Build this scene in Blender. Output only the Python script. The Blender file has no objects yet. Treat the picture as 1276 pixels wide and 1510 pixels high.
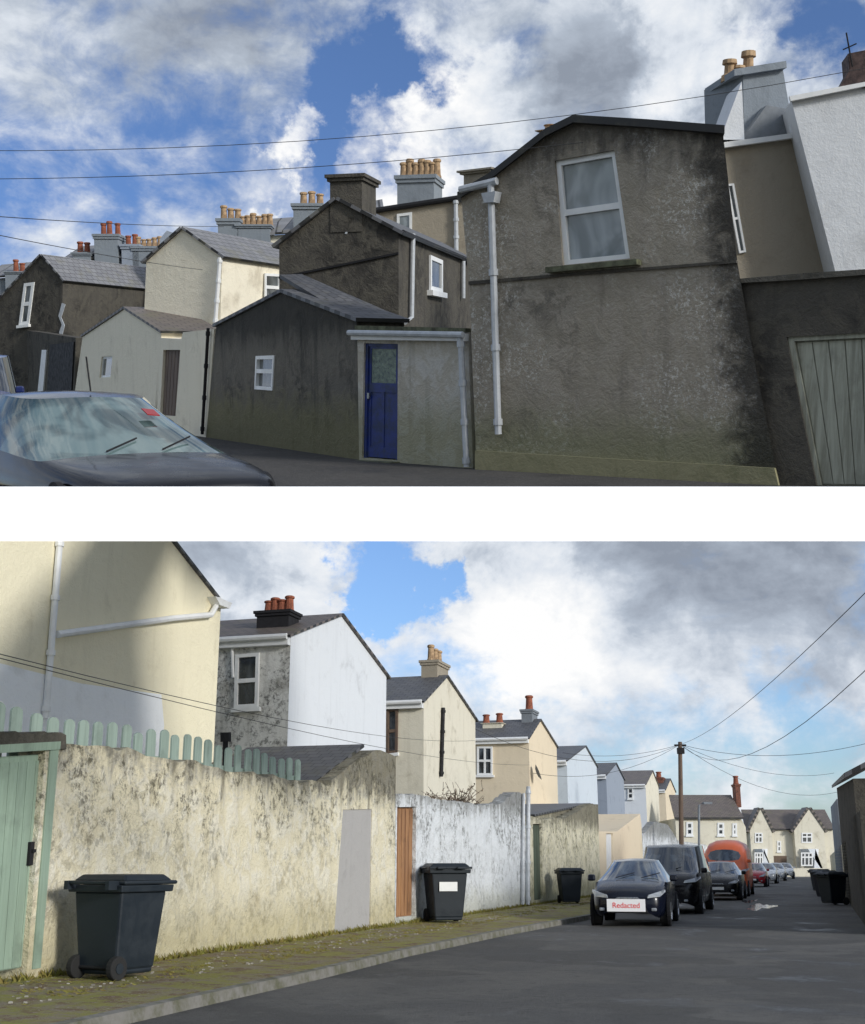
import bpy, bmesh, math, random
from mathutils import Vector, Matrix, noise as mnoise
from mathutils.geometry import tessellate_polygon
random.seed(7)
scene=bpy.context.scene
FP=1800.;CX=638.;CY=755.
V=Vector
class Sc:
    def __init__(s,H,e):
        s.phi=math.atan((H-CY)/FP); s.e=e; s.o=V((0,0,e)); s.M=Matrix()
    def ray(s,u,v):
        c,k=math.cos(s.phi),math.sin(s.phi)
        return V((u-CX,FP*c-k*(CY-v),FP*k+c*(CY-v)))
    def g(s,u,v,z=0.):
        r=s.ray(u,v); t=(z-s.e)/r.z
        return s.o+r*t
B=Sc(1272,1.5); T=Sc(555,1.5)
T.M=Matrix.Translation(B.o)@Matrix.Rotation(B.phi-T.phi,4,'X')@Matrix.Translation(-T.o)
class Pl:
    def __init__(s,sc,p,t):
        s.sc=sc; s.p=V((p[0],p[1],0)); s.t=V((t[0],t[1],0)).normalized(); s.n=V((s.t.y,-s.t.x,0))
    def h(s,u,v):
        if v is None:
            q=s.h(u,700 if s.sc is T else 1320); return V((q.x,q.y,0))
        r=s.sc.ray(u,v); t=s.n.dot(s.p-s.sc.o)/s.n.dot(r)
        return s.sc.o+r*t
    def off(s,k): return Pl(s.sc,s.p+s.n*k,s.t)
    def pts(s,L):
        out=[s.h(*q) for q in L]
        if s.sc is B:
            for i,q in enumerate(L):
                if q[1] is None:
                    j=i+1 if i==0 else i-1
                    out[i]=V((out[j].x,out[j].y,0))
        return out
def plg(sc,a,b,z=0): 
    p=sc.g(*a,z); q=sc.g(*b,z); return Pl(sc,p,q-p)
def front(sc,d): return Pl(sc,(0,d),(1,0))

# ---------------- materials
class NT:
    def __init__(s,name):
        s.m=bpy.data.materials.new(name); s.m.use_nodes=True; s.t=s.m.node_tree; s.b=s.t.nodes['Principled BSDF']
    def l(s,a,b): s.t.links.new(a,b)
def setin(t,inp,val):
    if hasattr(val,'is_linked') or hasattr(val,'links'): t.links.new(val,inp)
    else:
        if isinstance(val,(tuple,list)) and len(val)==3 and inp.type=='RGBA': val=(*val,1)
        inp.default_value=val
def mixc(t,f,a,b,bt='MIX'):
    x=t.nodes.new('ShaderNodeMix'); x.data_type='RGBA'; x.blend_type=bt
    setin(t,x.inputs[0],f); setin(t,x.inputs[6],a); setin(t,x.inputs[7],b); return x.outputs[2]
def mrange(t,v,a,b,c=0.,d=1.):
    x=t.nodes.new('ShaderNodeMapRange'); x.interpolation_type='SMOOTHSTEP'
    setin(t,x.inputs[0],v)
    for i,k in enumerate((a,b,c,d)): x.inputs[i+1].default_value=k
    return x.outputs[0]
def mth(t,op,a,b=0.):
    x=t.nodes.new('ShaderNodeMath'); x.operation=op; setin(t,x.inputs[0],a); setin(t,x.inputs[1],b); return x.outputs[0]
def tcoord(t,kind='Object',sc=(1,1,1),loc=(0,0,0)):
    c=t.nodes.new('ShaderNodeTexCoord'); m=t.nodes.new('ShaderNodeMapping')
    m.inputs['Scale'].default_value=sc; m.inputs['Location'].default_value=loc
    t.links.new(c.outputs[kind],m.inputs[0]); return m.outputs[0]
def noi(t,vec,scale,detail=6,rough=.6,dist=0.):
    x=t.nodes.new('ShaderNodeTexNoise'); t.links.new(vec,x.inputs['Vector'])
    x.inputs['Scale'].default_value=scale; x.inputs['Detail'].default_value=detail; x.inputs['Roughness'].default_value=rough; x.inputs['Distortion'].default_value=dist
    return x.outputs[0]
def bump(t,b,h,st,d=.05):
    x=t.nodes.new('ShaderNodeBump'); x.inputs['Strength'].default_value=st; x.inputs['Distance'].default_value=d
    setin(t,x.inputs['Height'],h); t.links.new(x.outputs[0],b.inputs['Normal'])
_c=[0]
def wallmat(name,base,dark,light=None,amt=.5,streak=.4,speck=None,low=None,bmp=.5,sc=.8,top=None,xst=None,mould=None,mlo=.25):
    q=NT(name); t=q.t; _c[0]+=7; s=_c[0]
    v=tcoord(t,loc=(s,s*.7,s*.3)); vs=tcoord(t,sc=(3,3,.3),loc=(s*.3,s,0))
    a=noi(t,v,sc,7,.68,.3); b=noi(t,vs,1.0,5,.65); f=noi(t,v,22,3,.7)
    m2=noi(t,v,3.2,6,.7,.5)
    col=mixc(t,mrange(t,a,.62-amt*.35,.78-amt*.15),base,dark)
    if light: col=mixc(t,mrange(t,m2,.44,.6),col,light)
    col=mixc(t,mth(t,'MULTIPLY',mrange(t,b,.5,.75),streak),col,dark)
    col=mixc(t,mth(t,'MULTIPLY',mrange(t,m2,.55,.72),.5*amt),col,tuple(x*.6 for x in dark))
    if speck:
        k=mth(t,'MULTIPLY',mrange(t,noi(t,v,.7,4,.6),.44,.58),mrange(t,noi(t,v,16,5,.85),.52,.6))
        col=mixc(t,mth(t,'MULTIPLY',k,.9),col,speck)
    oz=t.nodes.new('ShaderNodeSeparateXYZ'); t.links.new(tcoord(t),oz.inputs[0])
    if low:
        zz=mth(t,'ADD',oz.outputs[2],mth(t,'MULTIPLY',m2,-1.2))
        col=mixc(t,mth(t,'MULTIPLY',mrange(t,zz,low[1]-.1,low[1]-1.0),.6),col,low[0])
    if mould:
        k=mth(t,'MULTIPLY',mrange(t,noi(t,v,1.1,5,.6,.5),.44,.54),mrange(t,noi(t,v,7,7,.8,.4),.46,.6))
        zz=mrange(t,mth(t,'ADD',oz.outputs[2],mth(t,'MULTIPLY',b,1.8)),2.1,3.6,mlo,1.)
        col=mixc(t,mth(t,'MULTIPLY',k,mth(t,'MULTIPLY',zz,.88)),col,mould)
    if top:
        zz=mth(t,'ADD',oz.outputs[2],mth(t,'MULTIPLY',mth(t,'ADD',b,m2),top[2] if len(top)>2 else 1.2))
        col=mixc(t,mth(t,'MULTIPLY',mrange(t,zz,top[1],top[1]+.7),.78),col,top[0])
    if xst:
        xx=mth(t,'ADD',mth(t,'ADD',oz.outputs[0],mth(t,'MULTIPLY',oz.outputs[2],.12)),mth(t,'MULTIPLY',mth(t,'ADD',a,m2),.9))
        col=mixc(t,mth(t,'MULTIPLY',mrange(t,xx,xst[1],xst[1]+.5),.88),col,xst[0])
    hgt=mth(t,'ADD',mth(t,'MULTIPLY',f,.5),mth(t,'MULTIPLY',m2,1.3))
    col=mixc(t,mth(t,'MULTIPLY',f,.5),col,(.5,.5,.5),'OVERLAY')
    q.l(col,q.b.inputs['Base Color']); q.b.inputs['Roughness'].default_value=.93
    q.b.inputs['Specular IOR Level'].default_value=.2
    bump(t,q.b,hgt,bmp,.06); return q.m
def simple(name,col,rough=.6,metal=0.,var=.25,bmp=.15,coat=0.,scale=6,c2=None,spec=.5):
    q=NT(name); t=q.t; v=tcoord(t,loc=(len(name),3,1)); a=noi(t,v,scale,5,.65)
    c=mixc(t,mth(t,'MULTIPLY',mrange(t,a,.35,.7),1. if c2 else var),col,c2 or tuple(x*.35 for x in col))
    q.l(c,q.b.inputs['Base Color']); q.b.inputs['Metallic'].default_value=metal
    q.l(mrange(t,a,.3,.7,max(rough-.1,.02),min(rough+.15,1)),q.b.inputs['Roughness'])
    q.b.inputs['Coat Weight'].default_value=coat; q.b.inputs['Coat Roughness'].default_value=.05; q.b.inputs['Specular IOR Level'].default_value=spec
    if bmp: bump(t,q.b,noi(t,v,scale*6,4),bmp,.01)
    return q.m
def woodmat(name,col,dark):
    q=NT(name); t=q.t; v=tcoord(t,sc=(9,9,.6)); a=noi(t,v,1.2,7,.7,.6)
    c=mixc(t,mrange(t,a,.35,.68),col,dark)
    c=mixc(t,mth(t,'MULTIPLY',mrange(t,noi(t,tcoord(t),2,5),.5,.7),.5),c,tuple(x*.6 for x in dark))
    q.l(c,q.b.inputs['Base Color']); q.b.inputs['Roughness'].default_value=.75; bump(t,q.b,a,.4,.01); return q.m
def slatemat(name,c1,c2,moss=.3):
    q=NT(name); t=q.t; v=tcoord(t,'UV')
    br=t.nodes.new('ShaderNodeTexBrick'); t.links.new(v,br.inputs[0]); br.inputs['Scale'].default_value=1
    br.inputs['Brick Width'].default_value=.34; br.inputs['Row Height'].default_value=.24; br.inputs['Mortar Size'].default_value=.012
    br.inputs['Color1'].default_value=(*c1,1); br.inputs['Color2'].default_value=(*c2,1); br.inputs['Mortar'].default_value=(.02,.02,.02,1)
    n=noi(t,tcoord(t),1.3,7,.7); c=mixc(t,mth(t,'MULTIPLY',mrange(t,n,.5,.68),moss),br.outputs[0],(.16,.15,.09))
    c=mixc(t,mth(t,'MULTIPLY',noi(t,tcoord(t),9,4),.6),c,(.5,.5,.5),'OVERLAY')
    q.l(c,q.b.inputs['Base Color']); q.b.inputs['Roughness'].default_value=.55; bump(t,q.b,br.outputs[1],-.5,.02); return q.m
def glassmat(name,col=(.05,.06,.065),c2=(.16,.18,.19),rough=.06):
    q=NT(name); t=q.t; a=noi(t,tcoord(t,sc=(1,1,.6)),1.6,3,.5,.8)
    q.l(mixc(t,mrange(t,a,.4,.6),col,c2),q.b.inputs['Base Color']); q.b.inputs['Roughness'].default_value=rough
    q.b.inputs['Specular IOR Level'].default_value=1.; q.b.inputs['Coat Weight'].default_value=.5; return q.m
def plain(name,col,rough=.5,emis=0):
    q=NT(name); q.b.inputs['Base Color'].default_value=(*col,1); q.b.inputs['Roughness'].default_value=rough
    if emis: q.b.inputs['Emission Color'].default_value=(1,1,1,1); q.b.inputs['Emission Strength'].default_value=emis
    return q.m

M={}
M['main']=wallmat('stained_brown_render',(.34,.305,.245),(.17,.155,.13),light=(.38,.34,.28),amt=.4,streak=.5,speck=(.62,.6,.55),low=((.2,.21,.1),.8),bmp=.8,top=((.035,.033,.031),5.6,1.2),xst=((.028,.027,.025),2.3))
M['dark']=wallmat('dark_stained_render',(.15,.14,.12),(.05,.048,.043),light=(.175,.16,.135),amt=.5,streak=.6,low=((.2,.19,.09),.9),bmp=.6,top=((.03,.03,.028),2.9,1.0))
M['dark2']=wallmat('sooty_render',(.09,.083,.071),(.038,.036,.033),amt=.55,streak=.5,bmp=.6,light=(.105,.097,.08))
M['brown']=wallmat('brown_render',(.34,.3,.235),(.25,.215,.165),amt=.3,streak=.3,bmp=.4)
M['doorwall']=wallmat('patched_grey_render',(.5,.465,.39),(.28,.26,.21),light=(.6,.58,.53),amt=.4,streak=.6,low=((.26,.26,.14),.9),bmp=.6)
M['creamT']=wallmat('pale_cream_render',(.84,.78,.63),(.6,.54,.42),amt=.2,streak=.3,bmp=.4)
M['whiteT']=wallmat('white_render',(.66,.68,.7),(.52,.53,.54),amt=.2,streak=.2,bmp=.3)
M['greyrender']=wallmat('grey_cement_render',(.24,.27,.3),(.14,.16,.18),amt=.4,streak=.4,bmp=.3)
M['creamA']=wallmat('warm_cream_render',(.84,.78,.58),(.66,.6,.43),amt=.2,streak=.3,bmp=.5)
M['bandA']=wallmat('white_painted_band',(.88,.9,.91),(.74,.75,.74),amt=.25,streak=.3,bmp=.4)
M['whiteB']=wallmat('white_gable_render',(.7,.73,.76),(.53,.55,.57),amt=.2,streak=.3,bmp=.25)
M['greyB']=wallmat('peeling_grey_white_render',(.68,.68,.65),(.28,.27,.24),amt=.5,streak=.5,bmp=.4,mould=(.14,.14,.13))
M['creamC']=wallmat('cream_render',(.7,.66,.54),(.47,.43,.33),amt=.3,streak=.4,bmp=.3)
M['creamD']=wallmat('yellow_cream_render',(.72,.62,.46),(.55,.46,.33),amt=.2,streak=.2,bmp=.3)
M['bluewhite']=wallmat('pale_blue_render',(.6,.66,.71),(.45,.49,.53),amt=.2,streak=.2,bmp=.3)
M['bluegrey']=wallmat('blue_grey_render',(.3,.34,.4),(.2,.23,.27),amt=.2,streak=.2,bmp=.3)
M['yard1']=wallmat('weathered_yellow_yard_render',(.76,.7,.52),(.5,.44,.3),light=(.81,.77,.64),amt=.3,streak=.35,bmp=1.,low=((.45,.39,.2),.7),top=((.085,.08,.06),3.95,1.4),sc=1.1,mould=(.09,.085,.06),mlo=.35)
M['yard2']=wallmat('weathered_white_yard_render',(.74,.77,.79),(.48,.49,.49),light=(.8,.83,.85),amt=.3,streak=.35,bmp=1.,low=((.42,.42,.32),.6),top=((.18,.18,.165),4.0,1.35),sc=1.5,mould=(.12,.12,.11),mlo=.5)
M['yard3']=wallmat('mossy_cream_yard_render',(.7,.66,.49),(.28,.26,.16),light=(.75,.71,.56),amt=.45,streak=.5,bmp=1.,low=((.2,.2,.1),.8),top=((.12,.11,.08),3.8,1.2),sc=1.4,mould=(.07,.07,.045),mlo=.6)
M['patch']=wallmat('grey_cement_patch',(.4,.39,.38),(.32,.31,.3),amt=.3,streak=.3,bmp=.3)
M['stone']=wallmat('dark_stone',(.14,.13,.11),(.05,.05,.04),amt=.5,bmp=1.)
M['slate']=slatemat('slate_tiles',(.085,.088,.097),(.125,.125,.13))
M['slateL']=slatemat('light_slate_tiles',(.17,.17,.18),(.23,.23,.235),.5)
M['slateR']=slatemat('brown_slate_tiles',(.13,.11,.1),(.18,.15,.13),.6)
M['wpaint']=simple('white_paint',(.82,.83,.82),.45,var=.15,bmp=.05,scale=3)
M['gpaint']=simple('grey_plastic',(.5,.53,.56),.5,var=.3,bmp=.05)
M['black']=simple('black_plastic',(.02,.02,.022),.7,var=.2,bmp=.1,spec=.2)
M['pot']=simple('buff_clay_pot',(.5,.34,.19),.8,c2=(.26,.17,.1))
M['potr']=simple('red_clay_pot',(.33,.1,.05),.8,c2=(.15,.05,.03))
M['brick']=simple('red_brick',(.22,.08,.05),.85,c2=(.1,.05,.035),scale=9,bmp=.5)
M['dbrick']=simple('sooty_brick',(.08,.05,.045),.85,c2=(.04,.03,.03),scale=9,bmp=.5)
M['moss']=simple('mossy_stone',(.14,.15,.09),.95,c2=(.06,.06,.04),bmp=.6)
M['blue']=simple('blue_gloss_paint',(.015,.035,.2),.45,c2=(.03,.045,.1),scale=6)
M['gwood']=woodmat('grey_green_boards',(.42,.43,.35),(.24,.24,.19))
M['bwood']=woodmat('brown_boards',(.42,.22,.1),(.2,.1,.05))
M['dbwood']=woodmat('dark_brown_boards',(.16,.11,.075),(.09,.06,.045))
M['sage']=woodmat('sage_green_paint',(.3,.4,.31),(.24,.32,.25))
M['fence']=woodmat('sage_fence_paint',(.31,.4,.35),(.23,.3,.26))
M['gdoor']=woodmat('dark_green_boards',(.09,.12,.08),(.05,.06,.04))
M['glass']=glassmat('window_glass'); M['glassL']=glassmat('window_glass_painted_sky',(.16,.19,.2),(.34,.38,.4))  # brighter glass has reflected sky painted into its pale base colour
M['glassD']=glassmat('dark_window_glass',(.02,.024,.028),(.06,.07,.08))
M['obs']=simple('obscured_glass',(.2,.26,.2),.25,c2=(.06,.09,.09),scale=14,bmp=.5)
M['lead']=simple('lead_flashing',(.2,.22,.24),.6)
M['wire']=plain('black_cable',(.03,.03,.03),.7)
M['tyre']=plain('tyre_rubber',(.015,.015,.015),.85); M['rim']=simple('alloy',(.35,.36,.37),.3,.8,bmp=0)
M['bin']=simple('dark_bin_plastic',(.013,.019,.026),.5,c2=(.02,.027,.034),scale=4,bmp=.15,spec=.35)
M['lamp']=glassmat('headlight_glass',(.2,.22,.24),(.55,.58,.61),.08)
M['red']=plain('red_lens',(.3,.01,.01),.2)
def paint(name,c,rough=.2,metal=0.,coat=.2,spec=.35): return simple(name,c,rough,metal,var=.1,bmp=0,coat=coat,scale=1,spec=spec)
M['navy']=paint('navy_car_paint',(.003,.005,.014)); M['blackp']=paint('black_car_paint',(.003,.003,.005)); M['orange']=paint('orange_van_paint',(.62,.12,.035),.4)
M['redp']=paint('red_car_paint',(.35,.01,.02)); M['silver']=paint('silver_car_paint',(.5,.52,.54),.25,.3); M['bluep']=paint('blue_van_paint',(.01,.02,.1))

# ---------------- object helpers
class Th:
    def __init__(s,sc,name,O,label,cat,group=None,yaw=0,scale=1):
        s.sc=sc; s.O=V(O); e=bpy.data.objects.new(name,None); scene.collection.objects.link(e)
        s.L=Matrix.Translation(s.O)@Matrix.Rotation(yaw,4,'Z')@Matrix.Scale(scale,4)
        e.matrix_world=sc.M@s.L; e.empty_display_size=.3; s.e=e; s.c={e:V((0,0,0))}
        e['label']=label; e['category']=cat
        if group: e['group']=group
        s.inv=s.L.inverted()
    def add(s,name,vs,fs,mat,parent=None,uv=None,smooth=False,mi=None,local=False,centre=True,label=None,sub=0,bev=0):
        if not local: vs=[s.inv@V(p) for p in vs]
        else: vs=[V(p) for p in vs]
        if centre:
            c=V((0,0,0)); 
            for p in vs:c+=p
            c/=len(vs); c.z=min(p.z for p in vs)
        else: c=V((0,0,0))
        me=bpy.data.meshes.new(name); me.from_pydata([p-c for p in vs],[],fs)
        if uv:
            l=me.uv_layers.new()
            for i,x in enumerate(me.loops): l.data[i].uv=uv[x.vertex_index]
        for m in (mat if isinstance(mat,list) else [mat]): me.materials.append(m)
        if mi:
            for i,p in enumerate(me.polygons): p.material_index=mi[i]
        bm=bmesh.new(); bm.from_mesh(me); bmesh.ops.recalc_face_normals(bm,faces=bm.faces); bm.to_mesh(me); bm.free()
        if smooth:
            for p in me.polygons: p.use_smooth=True
        o=bpy.data.objects.new(name,me); scene.collection.objects.link(o)
        par=parent or s.e; o.parent=par; o.location=c-s.c[par]; s.c[o]=c
        if label:o['label']=label
        if sub: md=o.modifiers.new('s','SUBSURF'); md.levels=sub; md.render_levels=sub
        if bev: md=o.modifiers.new('b','BEVEL'); md.width=bev; md.segments=2
        return o
def solo(sc,name,vs,fs,mat,label=None,cat=None,kind=None,O=None,group=None,smooth=False):
    O=V(O) if O else sum((V(p) for p in vs),V())/len(vs)
    me=bpy.data.meshes.new(name); me.from_pydata([V(p)-O for p in vs],[],fs); me.materials.append(mat)
    bm=bmesh.new(); bm.from_mesh(me); bmesh.ops.recalc_face_normals(bm,faces=bm.faces); bm.to_mesh(me); bm.free()
    if smooth:
        for p in me.polygons:p.use_smooth=True
    o=bpy.data.objects.new(name,me); scene.collection.objects.link(o); o.matrix_world=sc.M@Matrix.Translation(O)
    if label:o['label']=label
    if cat:o['category']=cat
    if kind:o['kind']=kind
    if group:o['group']=group
    return o
BF=[(0,1,2,3),(4,7,6,5),(0,4,5,1),(1,5,6,2),(2,6,7,3),(3,7,4,0)]
class MB:
    def __init__(s): s.v=[];s.f=[]
    def box8(s,p):
        k=len(s.v); s.v+=list(p); s.f+=[tuple(i+k for i in f) for f in BF]; return s
    def box(s,x0,x1,y0,y1,z0,z1,tx=1,ty=1):
        cx,cy=(x0+x1)/2,(y0+y1)/2; hx,hy=(x1-x0)/2,(y1-y0)/2
        b=[V((cx+sx*hx,cy+sy*hy,z0)) for sx,sy in((-1,-1),(1,-1),(1,1),(-1,1))]
        a=[V((cx+sx*hx*tx,cy+sy*hy*ty,z1)) for sx,sy in((-1,-1),(1,-1),(1,1),(-1,1))]
        return s.box8(b+a)
    def cell(s,q,a0,a1,b0,b1,d0,d1,n):
        def P(a,b): return (q[0]*(1-a)+q[1]*a)*(1-b)+(q[3]*(1-a)+q[2]*a)*b
        L=[P(a0,b0),P(a1,b0),P(a1,b1),P(a0,b1)]
        return s.box8([p+n*d0 for p in L]+[p+n*d1 for p in L])
    def tube(s,pts,r,n=8,cap=True,r2=None):
        pts=[V(p) for p in pts]; k=len(s.v)
        for i,p in enumerate(pts):
            d=(pts[min(i+1,len(pts)-1)]-pts[max(i-1,0)]).normalized()
            a=V((0,0,1)) if abs(d.z)<.9 else V((1,0,0)); x=d.cross(a).normalized(); y=d.cross(x)
            rr=r if r2 is None else r+(r2-r)*i/(len(pts)-1)
            for j in range(n): w=2*math.pi*j/n; s.v.append(p+x*rr*math.cos(w)+y*rr*math.sin(w))
        for i in range(len(pts)-1):
            for j in range(n): s.f.append((k+i*n+j,k+i*n+(j+1)%n,k+(i+1)*n+(j+1)%n,k+(i+1)*n+j))
        if cap: s.f.append(tuple(k+j for j in range(n))); s.f.append(tuple(k+(len(pts)-1)*n+j for j in range(n)))
        return s
def lathe(prof,n=14,c=(0,0,0)):
    vs=[];fs=[];c=V(c)
    for r,z in prof:
        for j in range(n): w=2*math.pi*j/n; vs.append(c+V((r*math.cos(w),r*math.sin(w),z)))
    for i in range(len(prof)-1):
        for j in range(n): fs.append((i*n+j,i*n+(j+1)%n,(i+1)*n+(j+1)%n,(i+1)*n+j))
    fs.append(tuple(range(n))); fs.append(tuple((len(prof)-1)*n+j for j in range(n)))
    return vs,fs
def prism(th,name,fr,back,mat,holes=(),n=None,reveal=.14,side=None,parent=None,label=None):
    holes=[[V((p.x,p.y,max(p.z,.015))) for p in h] for h in holes]
    allp=[fr]+list(holes); flat=[p for l in allp for p in l]
    tris=tessellate_polygon(allp); vs=list(flat); fs=[tuple(t) for t in tris]; mi=[0]*len(fs); N=len(fr)
    k=len(vs); vs+=[p+back for p in fr]
    for i in range(N):
        j=(i+1)%N; fs.append((i,j,k+j,k+i)); mi.append(1 if side else 0)
    fs.append(tuple(k+i for i in range(N))); mi.append(0)
    o=N
    for h in holes:
        k=len(vs); vs+=[p-n*reveal for p in h]; m=len(h)
        for i in range(m): j=(i+1)%m; fs.append((o+i,o+j,k+j,k+i)); mi.append(0)
        o+=m
    return th.add(name,vs,fs,[mat]+([side] if side else []),parent=parent,mi=mi,centre=False,label=label)
def roof2(th,prs,back,mat,oh=.12,thk=.07,label=None,front_oh=.1):
    vs=[];fs=[];uvs=[]; kd=back.normalized(); Ln=back.length
    for a,b in prs:
        e=(b-a).normalized(); up=e.cross(kd); up=up if up.z>0 else -up; up.normalize()
        sl=(b-a).length
        k=len(vs); base=[a-e*oh-kd*front_oh,b-kd*front_oh,b+kd*(Ln+front_oh),a-e*oh+kd*(Ln+front_oh)]
        base=[p+up*.012 for p in base]
        vs+=base+[p+up*thk for p in base]; uvs+=[(0,0),(0,sl),(Ln,sl),(Ln,0)]*2
        fs+=[tuple(i+k for i in f) for f in BF]
    return th.add('roof',vs,fs,mat,uv=uvs,label=label)
def window(th,pl,quad,fmat,gmat,rows=(.5,),cols=(),recess=.0,fw=.06,proud=.05,sill=None,name='window',label=None):
    q=[V(p)-pl.n*recess for p in quad]
    w=(q[1]-q[0]).length; h=(q[3]-q[0]).length; a=fw/w; b=fw/h; m=MB(); n=pl.n
    m.cell(q,0,a,0,1,0,proud,n); m.cell(q,1-a,1,0,1,0,proud,n); m.cell(q,a,1-a,0,b,0,proud-.003,n); m.cell(q,a,1-a,1-b,1,0,proud-.003,n)
    for r in rows: m.cell(q,a,1-a,r-b*.6,r+b*.6,0,proud-.006,n)
    for c in cols: m.cell(q,c-a*.5,c+a*.5,b,1-b,0,proud-.01,n)
    fo=th.add(name,m.v,m.f,fmat,label=label)
    g=MB(); g.cell(q,a,1-a,b,1-b,.002,.012,n); th.add('glass_pane',g.v,g.f,gmat,parent=fo)
    if sill:
        s=MB(); q0=[V(p) for p in quad]; s.cell([q0[3],q0[2],q0[2]-V((0,0,.12)),q0[3]-V((0,0,.12))],-.1,1.1,0,1,-.01,.14,n); th.add('sill',s.v,s.f,sill,parent=fo)
    return fo
def slab(th,name,pl,px,d0,d1,mat,label=None,parent=None,bev=0):
    m=MB(); q=pl.pts(px); m.v=[p+pl.n*d0 for p in q]+[p+pl.n*d1 for p in q]; N=len(q)
    m.f=[tuple(range(N)),tuple(range(N,2*N))]+[(i,(i+1)%N,N+(i+1)%N,N+i) for i in range(N)]
    return th.add(name,m.v,m.f,mat,label=label,parent=parent,bev=bev)
def pipe(th,pl,px,r,mat,name='drainpipe',out=.08,label=None):
    m=MB(); P=[p+pl.n*out for p in pl.pts(px)]; m.tube(P,r)
    d=(P[-1]-P[0]); L=d.length
    if len(P)==2 and L>1.5 and abs(d.z)>.5*L:
        for f in (.05,.35,.65,.95): c=P[0]+d*f; m.tube([c-d/L*.05,c+d/L*.05],r*1.35)
    return th.add(name,m.v,m.f,mat,smooth=False,label=label)
def chimney(th,pl,u0,u1,vt,vb,depth,mat,pots=(),potmat=None,cap=True,ph=.5,pr=.11,parent=None):
    a=pl.h(u0,vb);b=pl.h(u1,vb);c=pl.h((u0+u1)/2,vt); z0=a.z; z1=c.z; w=(b-a).length; t=pl.t; n=pl.n
    A=V((a.x,a.y,0)); m=MB()
    def bx(e,za,zb):
        L=[A-t*e+n*e,A+t*(w+e)+n*e,A+t*(w+e)-n*(depth+e),A-t*e-n*(depth+e)]
        m.box8([p+V((0,0,za)) for p in L]+[p+V((0,0,zb)) for p in L])
    hc=(z1-z0); 
    if cap: bx(0,z0-.6,z1-.24*min(1,hc)); bx(.05,z1-.24*min(1,hc)+.001,z1-.12*min(1,hc)); bx(.09,z1-.12*min(1,hc)+.001,z1)
    else: bx(0,z0-.6,z1)
    ch=th.add('chimney',m.v,m.f,mat,parent=parent)
    for i,f in enumerate(pots):
        k=ph*(random.uniform(.8,1.15)); p=A+t*w*f-n*depth*.5+V((0,0,z1))
        v,fc=lathe([(pr*1.15,0),(pr*1.1,k*.1),(pr*.95,k*.15),(pr*.8,k*.8),(pr*1.05,k*.85),(pr*1.05,k*.95),(pr*.8,k),(pr*.6,k)],12,p)
        th.add('chimney_pot',v,fc,potmat or M['pot'],parent=ch,smooth=False)
    return ch

# =============== TOP STREET ===============
def quad(sc,name,pts,mat,kind='structure'):
    return solo(sc,name,pts,[tuple(range(len(pts)))],mat,kind=kind)
def asphalt(name,base,wet=.5,c2=(.1,.098,.09)):
    q=NT(name); t=q.t; v=tcoord(t)
    f=noi(t,v,30,4,.85); a=noi(t,v,.5,8,.7,.5); g=noi(t,tcoord(t,loc=(9,3,0)),5,6,.8,.3); pth=noi(t,tcoord(t,loc=(9,3,0)),.22,4,.5,.2)
    c=mixc(t,mrange(t,a,.4,.62),base,c2); c=mixc(t,mrange(t,g,.5,.68,0,.6),c,tuple(x*.45 for x in base)); c=mixc(t,mrange(t,f,.55,.7,0,.8),c,(.26,.255,.24))
    c=mixc(t,mrange(t,pth,.5,.52,0,.4),c,tuple(x*.55 for x in base))
    w=mrange(t,noi(t,tcoord(t,sc=(1,.6,1),loc=(2,5,0)),.6,8,.7,.3),.54,.66)
    c=mixc(t,mth(t,'MULTIPLY',w,wet),c,(.025,.025,.027))
    q.l(c,q.b.inputs['Base Color'])
    r=mth(t,'SUBTRACT',mrange(t,a,.3,.7,.7,.95),mth(t,'MULTIPLY',w,wet*.7)); q.l(r,q.b.inputs['Roughness'])
    bump(t,q.b,mth(t,'ADD',f,g),.9,.03); return q.m
M['asph']=asphalt('worn_asphalt',(.085,.083,.078),.55,(.14,.136,.125)); M['asphT']=asphalt('lane_asphalt',(.05,.047,.044),.3,(.07,.065,.06))
m=MB(); pp=[(-2.3,15.9),(6.5,15.9),(6.0,17.3),(1.2,21.3),(-1.,23.3),(-5.1,31),(-6.6,31),(-3.2,17.4),(-5.9,16.3),(-5.9,11.52),(-2.3,11.52)]; K=len(pp); m.v=[V((x,y,0)) for x,y in pp]; m.v+=[p-V((0,0,.03)) for p in m.v]
m.f=[tuple(range(K)),tuple(range(K,2*K))]+[(i,(i+1)%K,K+(i+1)%K,K+i) for i in range(K)]
solo(T,'road',m.v,m.f,M['asphT'],kind='structure')
m=MB().box(-12.5,-8.7,23,31,-.03,0); solo(T,'pavement',m.v,m.f,M['asphT'],kind='structure')
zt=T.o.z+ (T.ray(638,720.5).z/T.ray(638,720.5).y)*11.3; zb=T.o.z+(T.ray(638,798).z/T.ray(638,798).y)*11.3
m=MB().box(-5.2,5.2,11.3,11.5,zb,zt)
solo(T,'white_gap_slab',m.v,m.f,plain('self_glowing_white',(.95,.95,.95),.6,.6),'added self-glowing white slab filling the gap below the upper lane','wall')  # added slab filling the white gap; emission keeps it white, it is no lamp

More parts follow.
